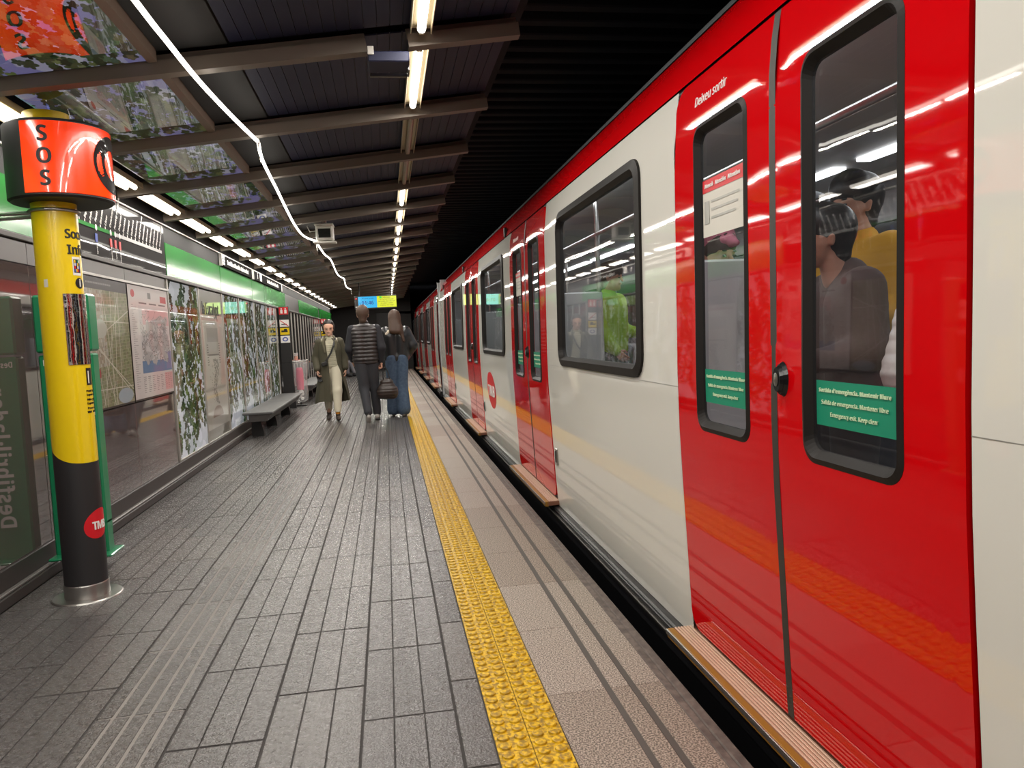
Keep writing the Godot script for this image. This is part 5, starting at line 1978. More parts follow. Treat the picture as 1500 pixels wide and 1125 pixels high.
func head(out: Blob, c: Vector3, f: Vector3, col: Color, hs := 1.14) -> void:
	# c: middle of the head, f: the way the face looks
	f = f.normalized()
	var x := Vector3.UP.cross(f).normalized()
	var u := f.cross(x).normalized()
	var P := []
	var lip := col.darkened(0.25)
	P.append([c + u * 0.035 - f * 0.022, c + u * 0.035 + f * 0.018, 0.080, 0.076, col])
	P.append([c + u * 0.0 + f * 0.025, c - u * 0.075 + f * 0.045, 0.062, 0.036, col])
	for s in [-1.0, 1.0]:
		P.append([c - u * 0.02 + f * 0.03 + x * 0.032 * s, c - u * 0.055 + f * 0.03 + x * 0.025 * s, 0.036, 0.03, col])
		P.append([c + u * 0.008 - f * 0.005 + x * 0.078 * s, c - u * 0.022 - f * 0.003 + x * 0.074 * s, 0.013, 0.010, col])
		P.append([c + u * 0.024 + f * 0.082 + x * 0.012 * s, c + u * 0.022 + f * 0.072 + x * 0.046 * s, 0.011, 0.009, col])
	P.append([c + u * 0.010 + f * 0.090, c - u * 0.026 + f * 0.106, 0.008, 0.012, col])
	P.append([c - u * 0.054 + f * 0.086 - x * 0.018, c - u * 0.054 + f * 0.086 + x * 0.018, 0.008, 0.008, lip])
	P.append([c - u * 0.094 + f * 0.060, c - u * 0.094 + f * 0.064, 0.020, 0.019, col])
	P.append([c - u * 0.05 - f * 0.02, c - u * 0.17 - f * 0.035, 0.052, 0.054, col])
	var Q := []
	for p in P:
		Q.append([c + (p[0] - c) * hs, c + (p[1] - c) * hs, p[2] * hs, p[3] * hs, p[4]])
	add_sdf(out, Q, 0.0075, 0.018)

func eyes(root: Node3D, c: Vector3, f: Vector3) -> void:
	f = f.normalized()
	var x := Vector3.UP.cross(f).normalized()
	var s := st()
	for e in [-1.0, 1.0]:
		ellipsoid(s, c + f * 0.094 + x * 0.036 * e, Vector3(0.015, 0.007, 0.007), 8, 6)
		ellipsoid(s, c + Vector3(0, 0.024, 0) + f * 0.097 + x * 0.037 * e, Vector3(0.018, 0.0045, 0.007), 8, 6)
	mi(root, "eyes", s.commit(), M.hair_black)

func cloth(root: Node3D, n: String, prims: Array, cell: float, k: float, m: Material, ripple := 0.0, rl := 0.06, clip_y := -9.0) -> MeshInstance3D:
	var b := Blob.new()
	add_sdf(b, prims, cell, k, ripple, rl, clip_y)
	return mi(root, n, blob_mesh(b), m)

func col_mat(n: String, c: Color, rough := 0.8) -> StandardMaterial3D:
	return mat(n, c, rough, 0.0, {"rim": 0.15})

func L(v: Vector3) -> Vector3:
	return Vector3(-v.x, v.y, v.z)

func limb_body(b: Blob, J: Dictionary, sk: Color, cell := 0.014) -> void:
	# one continuous body under the clothes
	var P := []
	P.append([Vector3(-0.07, 0.98, 0), Vector3(-0.08, 1.32, 0), 0.10, 0.095, sk])
	P.append([Vector3(0.07, 0.98, 0), Vector3(0.08, 1.32, 0), 0.10, 0.095, sk])
	P.append([Vector3(-0.13, 1.40, -0.01), Vector3(0.13, 1.40, -0.01), 0.06, 0.06, sk])
	P.append([Vector3(0, 1.38, -0.01), J.neck, 0.06, 0.048, sk])
	for s in ["l", "r"]:
		P.append([J["hip" + s], J["knee" + s], 0.085, 0.055, sk])
		P.append([J["knee" + s], J["ank" + s], 0.054, 0.036, sk])
		P.append([J["sho" + s], J["elb" + s], 0.050, 0.040, sk])
		P.append([J["elb" + s], J["wri" + s], 0.039, 0.026, sk])
	add_sdf(b, P, cell, 0.04)

func shoe(P: Array, ank: Vector3, f: Vector3, lift: float, col: Color) -> void:
	var t := (f + Vector3.DOWN * lift).normalized()
	var heel := ank + Vector3(0, -0.045, 0) - f * 0.045
	P.append([heel, heel + t * 0.10, 0.040, 0.042, col])
	P.append([heel + t * 0.10, heel + t * 0.19, 0.044, 0.034, col])
	P.append([ank + Vector3(0, 0.01, 0), heel + t * 0.03, 0.042, 0.040, col])

func build_people() -> void:
	M.skin_body = mat("skin", Color(1, 1, 1), 0.5, 0.0, {"vcol": true})
	M.hair_black = mat("black hair", rgb(24, 21, 20), 0.4)
	M.hair_brown = mat("brown hair", rgb(70, 50, 38), 0.6)
	person_coat()
	person_gilet()
	person_jacket()
	person_seated()
	passengers()

func skin_col(r: int, g: int, b: int) -> Color:
	return rgb(r, g, b).srgb_to_linear()

# woman in an open olive trench coat, walking towards the camera
func person_coat() -> void:
	var o := thing("person", "person in open olive trench coat and cream trousers walking this way", "person", Vector3(-0.915, 0, -12.7))
	o.rotation.y = 0.06
	o.scale = Vector3.ONE * 0.905
	var sk := skin_col(206, 160, 136)
	var J := {"neck": Vector3(0, 1.50, 0.0), "hipl": Vector3(0.085, 0.93, 0), "hipr": Vector3(-0.085, 0.93, 0),
		"kneel": Vector3(0.085, 0.53, 0.14), "ankl": Vector3(0.075, 0.115, 0.20), "kneer": Vector3(-0.08, 0.50, -0.02), "ankr": Vector3(-0.085, 0.12, -0.22),
		"shol": Vector3(0.175, 1.40, 0), "elbl": Vector3(0.245, 1.12, -0.04), "wril": Vector3(0.25, 0.90, 0.02),
		"shor": Vector3(-0.175, 1.40, 0), "elbr": Vector3(-0.255, 1.12, -0.05), "wrir": Vector3(-0.235, 0.90, 0.10)}
	var b := Blob.new()
	limb_body(b, J, sk)
	var hc := Vector3(0.0, 1.635, 0.015)
	head(b, hc, Vector3(0, -0.04, 1), sk)
	hand(b, J.wrir, Vector3(0.03, -0.9, 0.35), Vector3(0.8, 0, 0.3), Vector3(0.1, 0.3, 1), 0.8, sk)
	hand(b, J.wril, Vector3(0.0, -1, 0.1), Vector3(-1, 0, 0), Vector3(0, 0, 1), 0.5, sk)
	mi(o, "body", blob_mesh(b), M.skin_body)
	eyes(o, hc, Vector3(0, -0.04, 1))
	# hair drawn back from a middle parting
	cloth(o, "hair", [[hc + Vector3(0, 0.058, -0.035), hc + Vector3(0, 0.078, -0.002), 0.105, 0.095, Color.WHITE],
		[hc + Vector3(0.080, 0.03, 0.0), hc + Vector3(0.080, -0.06, -0.03), 0.030, 0.020, Color.WHITE], [hc + Vector3(-0.080, 0.03, 0.0), hc + Vector3(-0.080, -0.06, -0.03), 0.030, 0.020, Color.WHITE],
		[hc + Vector3(0, 0.02, -0.075), hc + Vector3(0, -0.09, -0.085), 0.06, 0.035, Color.WHITE]], 0.008, 0.02, M.hair_black)
	# knitted top, trousers, socks, shoes
	cloth(o, "sweater", [[Vector3(-0.07, 0.99, 0.005), Vector3(-0.075, 1.32, 0.005), 0.118, 0.112, Color.WHITE], [Vector3(0.07, 0.99, 0.005), Vector3(0.075, 1.32, 0.005), 0.118, 0.112, Color.WHITE],
		[Vector3(-0.13, 1.40, 0), Vector3(0.13, 1.40, 0), 0.07, 0.07, Color.WHITE], [Vector3(0, 1.40, 0.0), Vector3(0, 1.475, 0.005), 0.07, 0.058, Color.WHITE]], 0.013, 0.04, col_mat("oatmeal knit", rgb(178, 172, 150)), 0.008, 0.034)
	var tr := []
	for s in ["l", "r"]:
		tr.append([J["hip" + s] + Vector3(0, 0.05, 0), J["knee" + s], 0.115, 0.085, Color.WHITE])
		tr.append([J["knee" + s], J["ank" + s] + Vector3(0, 0.065, 0), 0.085, 0.062, Color.WHITE])
	cloth(o, "trousers", tr, 0.013, 0.03, col_mat("cream cotton", rgb(214, 206, 184)), 0.0, 0.06, 0.155)
	var sp := []
	for s in ["l", "r"]:
		sp.append([J["ank" + s] + Vector3(0, 0.08, 0), J["ank" + s] + Vector3(0, -0.01, 0), 0.041, 0.038, Color.WHITE])
	cloth(o, "socks", sp, 0.01, 0.01, col_mat("orange sock", rgb(222, 142, 26)))
	sp = []
	shoe(sp, J.ankl + Vector3(0, -0.015, 0), Vector3(0.1, 0, 1), 0.05, Color.WHITE)
	shoe(sp, J.ankr + Vector3(0, -0.005, 0), Vector3(-0.1, 0, 1), 0.35, Color.WHITE)
	cloth(o, "shoes", sp, 0.009, 0.012, col_mat("brown shoe", rgb(62, 50, 40), 0.5))
	# the coat: a wrapped sheet that stands open at the front, and sleeves
	var s := st()
	var ys := [1.47, 1.42, 1.36, 1.25, 1.12, 1.0, 0.88, 0.75, 0.62, 0.50, 0.40, 0.33]
	var hw := [0.085, 0.185, 0.212, 0.215, 0.205, 0.205, 0.222, 0.245, 0.265, 0.285, 0.300, 0.312]
	var hd := [0.075, 0.115, 0.140, 0.150, 0.150, 0.155, 0.165, 0.180, 0.195, 0.205, 0.215, 0.22]
	var oa := [-0.50, -0.42, -0.34, -0.28, -0.22, -0.18, -0.14, -0.12, -0.10, -0.10, -0.08, -0.08]
	var ob := [0.50, 0.44, 0.42, 0.48, 0.55, 0.66, 0.80, 0.92, 1.02, 1.08, 1.12, 1.15]
	var N := 44
	var grid := []
	for i in ys.size():
		var row := []
		for j in N + 1:
			var a: float = lerpf(ob[i], TAU + oa[i], float(j) / N)
			var fold := 1.0 + (0.035 * sin(a * 7.0 + ys[i] * 3.0) + 0.02 * sin(a * 13.0)) * clampf((1.2 - ys[i]) * 1.4, 0.1, 1.0)
			row.append(Vector3(sin(a) * hw[i] * fold, ys[i] - (0.02 * sin(a * 3.0) if i == ys.size() - 1 else 0.0), cos(a) * hd[i] * fold - 0.005))
		grid.append(row)
	for i in ys.size() - 1:
		for j in N:
			var q := [grid[i][j], grid[i][j + 1], grid[i + 1][j + 1], grid[i + 1][j]]
			quad(s, q[0], q[1], q[2], q[3])
			var w := []
			for v in q:
				w.append(v - Vector3(v.x, 0, v.z).normalized() * 0.012)
			quad(s, w[0], w[1], w[2], w[3])
			if j == 0:
				quad(s, q[0], q[3], w[3], w[0])
			if j == N - 1:
				quad(s, q[1], q[2], w[2], w[1])
			if i == ys.size() - 2:
				quad(s, q[3], q[2], w[2], w[3])
	var olive := col_mat("olive gabardine", rgb(74, 70, 54))
	var coat := mi(o, "coat", s.commit(), olive)
	var sl := []
	for e in ["l", "r"]:
		sl.append([J["sho" + e] + Vector3(0, 0.0, 0), J["elb" + e], 0.078, 0.070, Color.WHITE])
		sl.append([J["elb" + e], J["wri" + e] + Vector3(0, 0.035, 0), 0.070, 0.060, Color.WHITE])
	var sb := Blob.new()
	add_sdf(sb, sl, 0.013, 0.03)
	mi(coat, "sleeves", blob_mesh(sb), olive)
	var cl := Blob.new()
	add_sdf(cl, [[Vector3(0.05, 1.49, -0.06), Vector3(-0.05, 1.49, -0.06), 0.035, 0.035, Color.WHITE], [Vector3(0.07, 1.49, -0.04), Vector3(0.115, 1.40, 0.10), 0.032, 0.030, Color.WHITE], [Vector3(-0.07, 1.49, -0.04), Vector3(-0.115, 1.40, 0.10), 0.032, 0.030, Color.WHITE],
		[Vector3(0.115, 1.40, 0.10), Vector3(0.10, 1.25, 0.145), 0.030, 0.014, Color.WHITE], [Vector3(-0.115, 1.40, 0.10), Vector3(-0.085, 1.22, 0.148), 0.030, 0.014, Color.WHITE]], 0.011, 0.02)
	mi(coat, "collar", blob_mesh(cl), col_mat("olive collar", rgb(96, 91, 72)))
	# shoulder strap and small black bag worn across the body
	var sg := thing("shoulder_bag", "small black crossbody bag with strap on the person in olive coat", "bag", Vector3(-0.915, 0.72, -12.7))
	sg.rotation.y = 0.06
	s = st()
	var strap := [Vector3(0.105, 0.60, -0.02), Vector3(0.095, 0.60, 0.08), Vector3(0.06, 0.48, 0.145), Vector3(0.02, 0.38, 0.152), Vector3(-0.03, 0.30, 0.155), Vector3(-0.075, 0.24, 0.158)]
	for i in strap.size() - 1:
		var d: Vector3 = strap[i + 1] - strap[i]
		xbox(s, Transform3D(Basis.looking_at(d, Vector3(0, 0, 1)), (strap[i] + strap[i + 1]) / 2), Vector3(0.028, 0.006, d.length() + 0.01), 0.002)
	mi(sg, "strap", s.commit(), M.black)
	s = st()
	xbox(s, Transform3D(Basis(Vector3(0, 0, 1), 0.3), Vector3(-0.095, 0.20, 0.165)), Vector3(0.10, 0.07, 0.04), 0.014)
	mi(sg, "pouch", s.commit(), M.black)
	var ph := thing("phone", "black phone in the hand of the person in olive coat", "phone", Vector3(-1.10, 0.70, -12.575))
	s = st()
	xbox(s, Transform3D(Basis.from_euler(Vector3(-0.5, 0.3, 0.2)), Vector3.ZERO), Vector3(0.072, 0.14, 0.010), 0.004)
	mi(ph, "case", s.commit(), M.black_gloss)

# man in a quilted gilet seen from behind
func person_gilet() -> void:
	var at := Vector3(-0.335, 0, -12.15)
	var o := thing("person", "person in dark quilted gilet and jeans walking away, carrying a bag", "person", at)
	o.rotation.y = PI
	o.scale = Vector3(0.93, 1.015, 0.96)
	var sk := skin_col(200, 150, 126)
	# faces +Z locally, so +x is the left hand side (image left after turning)
	var J := {"neck": Vector3(0, 1.50, 0.0), "hipl": Vector3(0.09, 0.93, 0), "hipr": Vector3(-0.09, 0.93, 0),
		"kneel": Vector3(0.06, 0.51, 0.02), "ankl": Vector3(0.01, 0.14, -0.16), "kneer": Vector3(-0.11, 0.52, 0.12), "ankr": Vector3(-0.13, 0.10, 0.20),
		"shol": Vector3(0.20, 1.41, 0), "elbl": Vector3(0.265, 1.13, -0.01), "wril": Vector3(0.225, 0.93, 0.12),
		"shor": Vector3(-0.20, 1.41, 0), "elbr": Vector3(-0.27, 1.13, -0.06), "wrir": Vector3(-0.25, 0.90, 0.0)}
	var b := Blob.new()
	limb_body(b, J, sk)
	var hc := Vector3(0.01, 1.635, 0.02)
	head(b, hc, Vector3(0.1, -0.02, 1), sk)
	hand(b, J.wrir, Vector3(0.02, -1, 0.05), Vector3(0.9, 0, 0.2), Vector3(0.2, 0, 1), 1.1, sk)
	hand(b, J.wril, Vector3(-0.2, -0.6, 0.6), Vector3(-1, 0, 0), Vector3(0, 0.5, 0.6), 0.6, sk)
	mi(o, "body", blob_mesh(b), M.skin_body)
	eyes(o, hc, Vector3(0.1, -0.02, 1))
	cloth(o, "hair", [[hc + Vector3(0, 0.05, -0.035), hc + Vector3(0, 0.065, 0.012), 0.108, 0.099, Color.WHITE], [hc + Vector3(0, 0.0, -0.05), hc + Vector3(0, -0.075, -0.06), 0.086, 0.064, Color.WHITE]], 0.008, 0.02, M.hair_brown)
	cloth(o, "sweater", [[J.shol, J.elbl, 0.082, 0.070, Color.WHITE], [J.elbl, J.wril + Vector3(0, 0.03, 0), 0.070, 0.050, Color.WHITE], [J.shor, J.elbr, 0.082, 0.070, Color.WHITE], [J.elbr, J.wrir + Vector3(0, 0.03, 0), 0.070, 0.050, Color.WHITE],
		[Vector3(-0.17, 1.40, 0), Vector3(0.17, 1.40, 0), 0.075, 0.075, Color.WHITE], [Vector3(0, 1.3, 0), Vector3(0, 1.42, 0), 0.1, 0.08, Color.WHITE]], 0.013, 0.03, col_mat("navy sleeve", rgb(30, 30, 36)))
	cloth(o, "gilet", [[Vector3(-0.085, 0.97, 0.0), Vector3(-0.10, 1.33, 0.0), 0.135, 0.135, Color.WHITE], [Vector3(0.085, 0.97, 0.0), Vector3(0.10, 1.33, 0.0), 0.135, 0.135, Color.WHITE],
		[Vector3(-0.15, 1.40, -0.005), Vector3(0.15, 1.40, -0.005), 0.085, 0.085, Color.WHITE], [Vector3(0, 1.42, -0.01), Vector3(0, 1.50, -0.01), 0.085, 0.075, Color.WHITE]], 0.012, 0.05, mat("quilted nylon", rgb(46, 40, 40), 0.42), 0.014, 0.058)
	var tr := []
	for s in ["l", "r"]:
		tr.append([J["hip" + s] + Vector3(0, 0.05, -0.01), J["knee" + s], 0.122, 0.085, Color.WHITE])
		tr.append([J["knee" + s], J["ank" + s] + Vector3(0, 0.02, 0), 0.084, 0.070, Color.WHITE])
	cloth(o, "jeans", tr, 0.013, 0.03, col_mat("charcoal denim", rgb(52, 53, 58)), 0.0, 0.06, 0.075)
	var sp := []
	shoe(sp, J.ankl, Vector3(0.1, 0, 1), 0.75, Color.WHITE)
	shoe(sp, J.ankr, Vector3(-0.1, 0, 1), 0.05, Color.WHITE)
	cloth(o, "shoes", sp, 0.009, 0.012, col_mat("pale trainer", rgb(176, 172, 166), 0.6))
	# soles, the near one is seen from behind
	var s2 := st()
	xbox(s2, Transform3D(Basis(Vector3(1, 0, 0), 0.62), Vector3(0.012, 0.052, -0.135)), Vector3(0.085, 0.022, 0.25), 0.01)
	box(s2, Vector3(-0.135, 0.012, 0.225), Vector3(0.085, 0.022, 0.26), 0.01)
	mi(o, "soles", s2.commit(), col_mat("dark sole", rgb(48, 46, 44)))
	# bag carried in the right hand
	var bag := thing("handbag", "dark brown slouchy handbag carried by the person in gilet", "bag", at + Vector3(0.30, 0.33, 0.0))
	var bb := Blob.new()
	add_sdf(bb, [[Vector3(-0.06, 0.13, 0), Vector3(0.06, 0.13, 0), 0.105, 0.105, Color.WHITE], [Vector3(-0.035, 0.26, 0), Vector3(0.035, 0.26, 0), 0.065, 0.065, Color.WHITE], [Vector3(-0.07, 0.08, 0), Vector3(0.08, 0.07, 0), 0.075, 0.075, Color.WHITE]], 0.011, 0.05, 0.006, 0.05)
	mi(bag, "pouch", blob_mesh(bb), mat("brown leather", rgb(52, 42, 38), 0.4))
	var s := st()
	for z in [-0.03, 0.03]:
		var pts := []
		for i in 13:
			var a := PI * i / 12
			pts.append(Vector3(cos(a) * 0.05 - 0.02 * sin(a), 0.28 + sin(a) * 0.22, z * (1.0 - 0.7 * sin(a))))
		tube(s, pts, 0.008, 6)
	mi(bag, "handle", s.commit(), M.black)

# woman with long brown hair, leather jacket and wide jeans, seen from behind
func person_jacket() -> void:
	var o := thing("person", "person with long brown hair, black leather jacket and wide blue jeans walking away", "person", Vector3(0.145, 0, -12.6))
	o.rotation.y = PI
	o.scale = Vector3(0.93, 0.975, 0.95)
	var sk := skin_col(206, 160, 140)
	var J := {"neck": Vector3(0, 1.50, 0.0), "hipl": Vector3(0.085, 0.93, 0), "hipr": Vector3(-0.085, 0.93, 0),
		"kneel": Vector3(0.10, 0.51, 0.04), "ankl": Vector3(0.10, 0.10, 0.06), "kneer": Vector3(-0.07, 0.51, 0.0), "ankr": Vector3(-0.075, 0.11, -0.08),
		"shol": Vector3(0.175, 1.41, 0), "elbl": Vector3(0.225, 1.15, 0.02), "wril": Vector3(0.10, 1.10, 0.20),
		"shor": Vector3(-0.175, 1.41, 0), "elbr": Vector3(-0.285, 1.18, 0.0), "wrir": Vector3(-0.19, 1.00, 0.12)}
	var b := Blob.new()
	limb_body(b, J, sk)
	var hc := Vector3(0.0, 1.63, 0.02)
	head(b, hc, Vector3(0, -0.1, 1), sk)
	hand(b, J.wrir, Vector3(0.5, -0.5, 0.4), Vector3(0.5, 0.5, 0), Vector3(0, 0.6, 0.6), 0.7, sk)
	hand(b, J.wril, Vector3(-0.6, 0.1, 0.5), Vector3(-0.4, 0, -0.6), Vector3(0, 1, 0), 0.7, sk)
	mi(o, "body", blob_mesh(b), M.skin_body)
	eyes(o, hc, Vector3(0, -0.1, 1))
	cloth(o, "hair", [[hc + Vector3(0, 0.05, -0.03), hc + Vector3(0, 0.064, 0.012), 0.108, 0.100, Color.WHITE], [hc + Vector3(0.03, 0.0, -0.06), hc + Vector3(0.055, -0.19, -0.135), 0.078, 0.058, Color.WHITE], [hc + Vector3(-0.03, 0.0, -0.06), hc + Vector3(-0.065, -0.20, -0.14), 0.078, 0.058, Color.WHITE],
		[hc + Vector3(-0.08, -0.15, -0.12), hc + Vector3(-0.14, -0.37, -0.16), 0.055, 0.022, Color.WHITE], [hc + Vector3(0.0, -0.02, -0.06), hc + Vector3(0.0, -0.20, -0.14), 0.078, 0.058, Color.WHITE]], 0.009, 0.03, M.hair_brown)
	var leather := mat("black leather", rgb(34, 34, 36), 0.34)
	cloth(o, "jacket", [[Vector3(-0.085, 1.03, 0.0), Vector3(-0.10, 1.33, -0.01), 0.125, 0.135, Color.WHITE], [Vector3(0.085, 1.03, 0.0), Vector3(0.10, 1.33, -0.01), 0.125, 0.135, Color.WHITE], [Vector3(-0.16, 1.39, -0.01), Vector3(0.16, 1.39, -0.01), 0.085, 0.085, Color.WHITE],
		[J.shol, J.elbl, 0.10, 0.085, Color.WHITE], [J.elbl, J.wril, 0.085, 0.06, Color.WHITE], [J.shor, J.elbr, 0.10, 0.095, Color.WHITE], [J.elbr, J.wrir, 0.092, 0.06, Color.WHITE], [Vector3(-0.1, 0.98, 0), Vector3(0.1, 0.98, 0), 0.115, 0.115, Color.WHITE]], 0.013, 0.035, leather)
	cloth(o, "shearling_collar", [[Vector3(-0.105, 1.415, -0.085), Vector3(-0.055, 1.475, -0.125), 0.030, 0.030, Color.WHITE], [Vector3(-0.055, 1.475, -0.125), Vector3(0.055, 1.475, -0.125), 0.030, 0.030, Color.WHITE], [Vector3(0.055, 1.475, -0.125), Vector3(0.15, 1.385, -0.10), 0.030, 0.026, Color.WHITE], [Vector3(0.15, 1.385, -0.10), Vector3(0.19, 1.35, -0.06), 0.026, 0.02, Color.WHITE]], 0.009, 0.02, col_mat("cream shearling", rgb(206, 196, 176)))
	var tr := []
	for s in ["l", "r"]:
		tr.append([J["hip" + s] + Vector3(0, 0.06, -0.015), J["knee" + s], 0.120, 0.098, Color.WHITE])
		tr.append([J["knee" + s], J["ank" + s] + Vector3(0, 0.02, 0), 0.098, 0.118, Color.WHITE])
	var jeans := cloth(o, "jeans", tr, 0.013, 0.02, mat("blue denim", rgb(84, 104, 128), 0.8, 0.0, {"tex": noise_tex(0.03, [[0.0, Color(0.72, 0.74, 0.78)], [1.0, Color(1, 1, 1)]], 61, 256), "tri": 2.0, "world": false}), 0.0, 0.06, 0.035)
	var sp := []
	shoe(sp, J.ankl + Vector3(0, -0.01, 0.02), Vector3(0.1, 0, 1), 0.05, Color.WHITE)
	shoe(sp, J.ankr + Vector3(0, -0.02, 0), Vector3(-0.05, 0, 1), 0.2, Color.WHITE)
	cloth(o, "shoes", sp, 0.009, 0.012, col_mat("grey trainer", rgb(120, 112, 104), 0.6))

# somebody sitting far off on the last bench
func person_seated() -> void:
	var o := thing("person", "person in dark jacket and grey trousers seated on the farthest bench", "person", Vector3(-1.70, 0, -27.0))
	o.rotation.y = 1.25
	var sk := skin_col(198, 150, 128)
	var J := {"neck": Vector3(0, 1.02, -0.06), "hipl": Vector3(0.09, 0.46, -0.05), "hipr": Vector3(-0.09, 0.46, -0.05),
		"kneel": Vector3(0.11, 0.48, 0.38), "ankl": Vector3(0.12, 0.10, 0.52), "kneer": Vector3(-0.10, 0.48, 0.36), "ankr": Vector3(-0.12, 0.10, 0.38)}
	var b := Blob.new()
	var P := [[Vector3(-0.07, 0.5, -0.06), Vector3(-0.08, 0.86, -0.08), 0.10, 0.095, sk], [Vector3(0.07, 0.5, -0.06), Vector3(0.08, 0.86, -0.08), 0.10, 0.095, sk], [Vector3(-0.14, 0.93, -0.08), Vector3(0.14, 0.93, -0.08), 0.06, 0.06, sk], [Vector3(0, 0.9, -0.08), J.neck, 0.06, 0.05, sk]]
	for s in ["l", "r"]:
		P.append([J["hip" + s], J["knee" + s], 0.085, 0.06, sk])
		P.append([J["knee" + s], J["ank" + s], 0.055, 0.038, sk])
	for e in [-1.0, 1.0]:
		P.append([Vector3(0.17 * e, 0.93, -0.08), Vector3(0.24 * e, 0.68, -0.02), 0.05, 0.04, sk])
		P.append([Vector3(0.24 * e, 0.68, -0.02), Vector3(0.10 * e, 0.60, 0.20), 0.04, 0.027, sk])
	add_sdf(b, P, 0.016, 0.04)
	var hc := Vector3(0, 1.17, -0.02)
	head(b, hc, Vector3(0, -0.3, 1), sk)
	for e in [-1.0, 1.0]:
		hand(b, Vector3(0.10 * e, 0.60, 0.20), Vector3(-0.4 * e, 0, 0.9), Vector3(0, -1, 0), Vector3(-e, 0, 0), 0.5, sk)
	mi(o, "body", blob_mesh(b), M.skin_body)
	eyes(o, hc, Vector3(0, -0.3, 1))
	cloth(o, "hair", [[hc + Vector3(0, 0.055, -0.035), hc + Vector3(0, 0.066, 0.012), 0.105, 0.097, Color.WHITE]], 0.01, 0.02, M.hair_black)
	var jk := []
	for i in 4:
		jk.append([P[i][0], P[i][1], P[i][2] + 0.03, P[i][3] + 0.02, Color.WHITE])
	jk.remove_at(3)
	for i in range(8, 12):
		jk.append([P[i][0], P[i][1], P[i][2] + 0.025, P[i][3] + 0.02, Color.WHITE])
	cloth(o, "jacket", jk, 0.016, 0.03, col_mat("dark jacket", rgb(38, 38, 42)))
	var tr := []
	for i in range(4, 8):
		tr.append([P[i][0], P[i][1] + (Vector3(0, 0.05, 0) if i % 2 else Vector3.ZERO), P[i][2] + 0.025, P[i][3] + 0.02, Color.WHITE])
	cloth(o, "trousers", tr, 0.016, 0.03, col_mat("grey trousers", rgb(120, 120, 126)))
	var sp := []
	shoe(sp, J.ankl, Vector3(0.1, 0, 1), 0.05, Color.WHITE)
	shoe(sp, J.ankr, Vector3(-0.1, 0, 1), 0.05, Color.WHITE)
	cloth(o, "shoes", sp, 0.011, 0.012, col_mat("black shoe", rgb(30, 30, 32), 0.5))

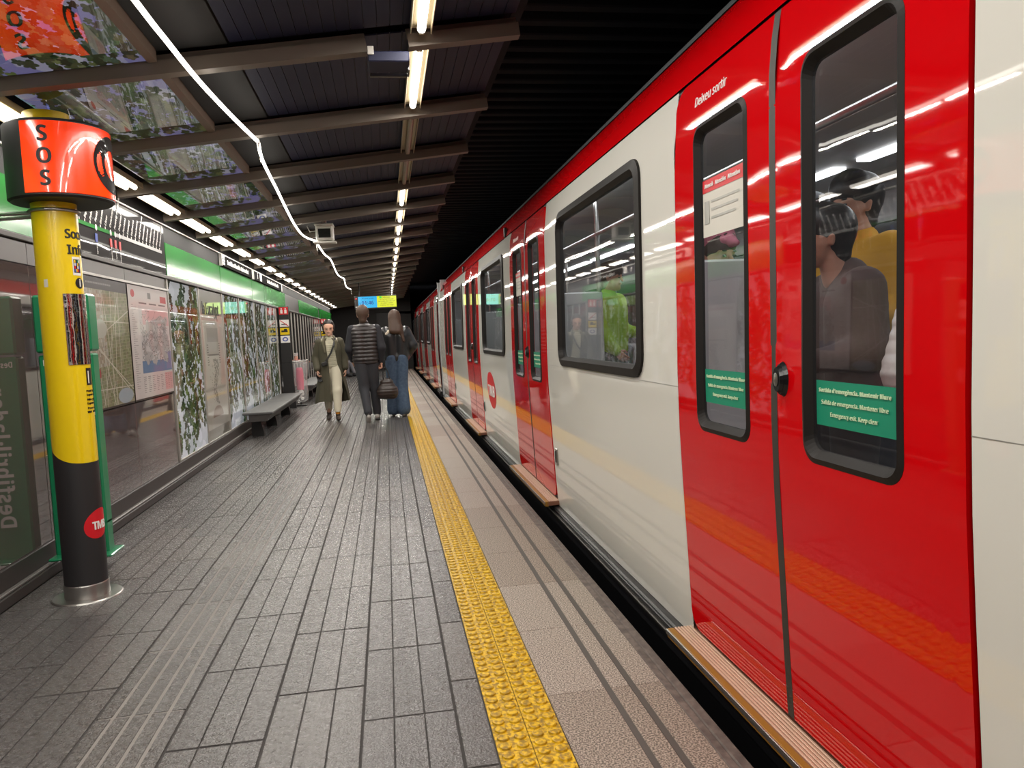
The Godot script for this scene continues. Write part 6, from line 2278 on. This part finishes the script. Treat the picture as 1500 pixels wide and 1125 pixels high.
func passenger(at: Vector3, turn: float, height: float, label: String, top: Color, legs: Color, hair: Material, cap: Color, lean := 0.0) -> Node3D:
	var o := thing("person", label, "person", at)
	o.rotation.y = turn
	o.scale = Vector3.ONE * height / 1.75
	var sk := skin_col(190, 138, 112)
	var J := {"neck": Vector3(0, 1.50, lean * 0.5), "hipl": Vector3(0.09, 0.93, 0), "hipr": Vector3(-0.09, 0.93, 0), "kneel": Vector3(0.10, 0.51, 0.02), "ankl": Vector3(0.11, 0.10, 0), "kneer": Vector3(-0.10, 0.51, 0.02), "ankr": Vector3(-0.11, 0.10, 0),
		"shol": Vector3(0.19, 1.41, 0), "elbl": Vector3(0.25, 1.14, 0.0), "wril": Vector3(0.16, 1.10, 0.22), "shor": Vector3(-0.19, 1.41, 0), "elbr": Vector3(-0.25, 1.14, -0.02), "wrir": Vector3(-0.20, 0.95, 0.12)}
	var b := Blob.new()
	limb_body(b, J, sk, 0.018)
	var hc := Vector3(0, 1.63, 0.02 + lean)
	head(b, hc, Vector3(0, -lean, 1), sk, 1.05)
	hand(b, J.wril, Vector3(-0.4, 0.2, 0.7), Vector3(-0.4, 0, -0.6), Vector3(0, 1, 0), 0.6, sk)
	hand(b, J.wrir, Vector3(0.2, -0.6, 0.5), Vector3(1, 0, 0), Vector3(0, 0.6, 0.6), 0.6, sk)
	mi(o, "body", blob_mesh(b), M.skin_body)
	eyes(o, hc, Vector3(0, -lean, 1))
	cloth(o, "hair", [[hc + Vector3(0, 0.055, -0.035), hc + Vector3(0, 0.072, 0.014), 0.107, 0.099, Color.WHITE], [hc + Vector3(0, 0.0, -0.05), hc + Vector3(0, -0.06, -0.055), 0.082, 0.062, Color.WHITE]], 0.009, 0.02, hair)
	if cap.a > 0.0:
		cloth(o, "cap", [[hc + Vector3(0, 0.085, -0.02), hc + Vector3(0, 0.09, 0.0), 0.108, 0.106, Color.WHITE], [hc + Vector3(-0.04, 0.075, 0.09), hc + Vector3(0.04, 0.075, 0.09), 0.02, 0.02, Color.WHITE], [hc + Vector3(0, 0.07, 0.1), hc + Vector3(0, 0.06, 0.14), 0.035, 0.018, Color.WHITE]], 0.01, 0.015, col_mat("cap", cap))
	cloth(o, "jacket", [[Vector3(-0.085, 0.97, 0), Vector3(-0.10, 1.33, 0), 0.125, 0.13, Color.WHITE], [Vector3(0.085, 0.97, 0), Vector3(0.10, 1.33, 0), 0.125, 0.13, Color.WHITE], [Vector3(-0.16, 1.40, 0), Vector3(0.16, 1.40, 0), 0.082, 0.082, Color.WHITE], [Vector3(0, 1.42, -0.03), Vector3(0, 1.47, -0.02), 0.085, 0.08, Color.WHITE],
		[J.shol, J.elbl, 0.085, 0.075, Color.WHITE], [J.elbl, J.wril, 0.075, 0.05, Color.WHITE], [J.shor, J.elbr, 0.085, 0.075, Color.WHITE], [J.elbr, J.wrir, 0.075, 0.05, Color.WHITE]], 0.016, 0.035, col_mat("jacket", top))
	var tr := []
	for s in ["l", "r"]:
		tr.append([J["hip" + s] + Vector3(0, 0.05, 0), J["knee" + s], 0.12, 0.085, Color.WHITE])
		tr.append([J["knee" + s], J["ank" + s], 0.085, 0.068, Color.WHITE])
	cloth(o, "trousers", tr, 0.018, 0.03, col_mat("trousers", legs))
	var sp := []
	shoe(sp, J.ankl, Vector3(0.1, 0, 1), 0.05, Color.WHITE)
	shoe(sp, J.ankr, Vector3(-0.1, 0, 1), 0.05, Color.WHITE)
	cloth(o, "shoes", sp, 0.013, 0.012, col_mat("shoe", rgb(40, 40, 42), 0.5))
	return o

func passengers() -> void:
	var none := Color(0, 0, 0, 0)
	passenger(Vector3(2.40, 0.05, -3.60), -1.35, 1.93, "passenger with black hair and mustard yellow top behind the near door glass", rgb(206, 150, 22), rgb(40, 42, 50), M.hair_black, none)
	passenger(Vector3(1.95, 0.05, -3.02), -1.75, 1.69, "passenger in brown checked jacket close behind the near door glass", rgb(84, 66, 62), rgb(44, 40, 42), M.hair_black, none, 0.07)
	passenger(Vector3(2.66, 0.05, -4.50), 1.3, 1.95, "passenger in grey cap and navy top between two others inside the train", rgb(34, 40, 58), rgb(40, 40, 44), M.hair_black, rgb(70, 70, 74))
	passenger(Vector3(1.62, 0.05, -3.62), 0.4, 1.68, "passenger in pink cap and dark green coat at the far door leaf", rgb(22, 48, 44), rgb(50, 50, 54), M.hair_brown, rgb(196, 110, 130))
	passenger(Vector3(2.25, 0.05, -7.5), 0.9, 1.86, "passenger in lime green top seen through the large train window", rgb(150, 190, 40), rgb(50, 54, 60), M.hair_brown, none)
	var wb := thing("paper_bag", "white crumpled paper bag behind the near door glass", "bag", Vector3(1.80, 1.02, -2.46))
	var b := Blob.new()
	add_sdf(b, [[Vector3(-0.03, 0.06, 0.03), Vector3(0.03, 0.05, -0.03), 0.06, 0.055, Color.WHITE], [Vector3(0, 0.10, 0), Vector3(0.02, 0.26, 0.0), 0.06, 0.035, Color.WHITE], [Vector3(0.02, 0.26, 0), Vector3(0.03, 0.36, 0.0), 0.03, 0.010, Color.WHITE]], 0.012, 0.03, 0.006, 0.045)
	mi(wb, "sack", blob_mesh(b), M.white_paint)
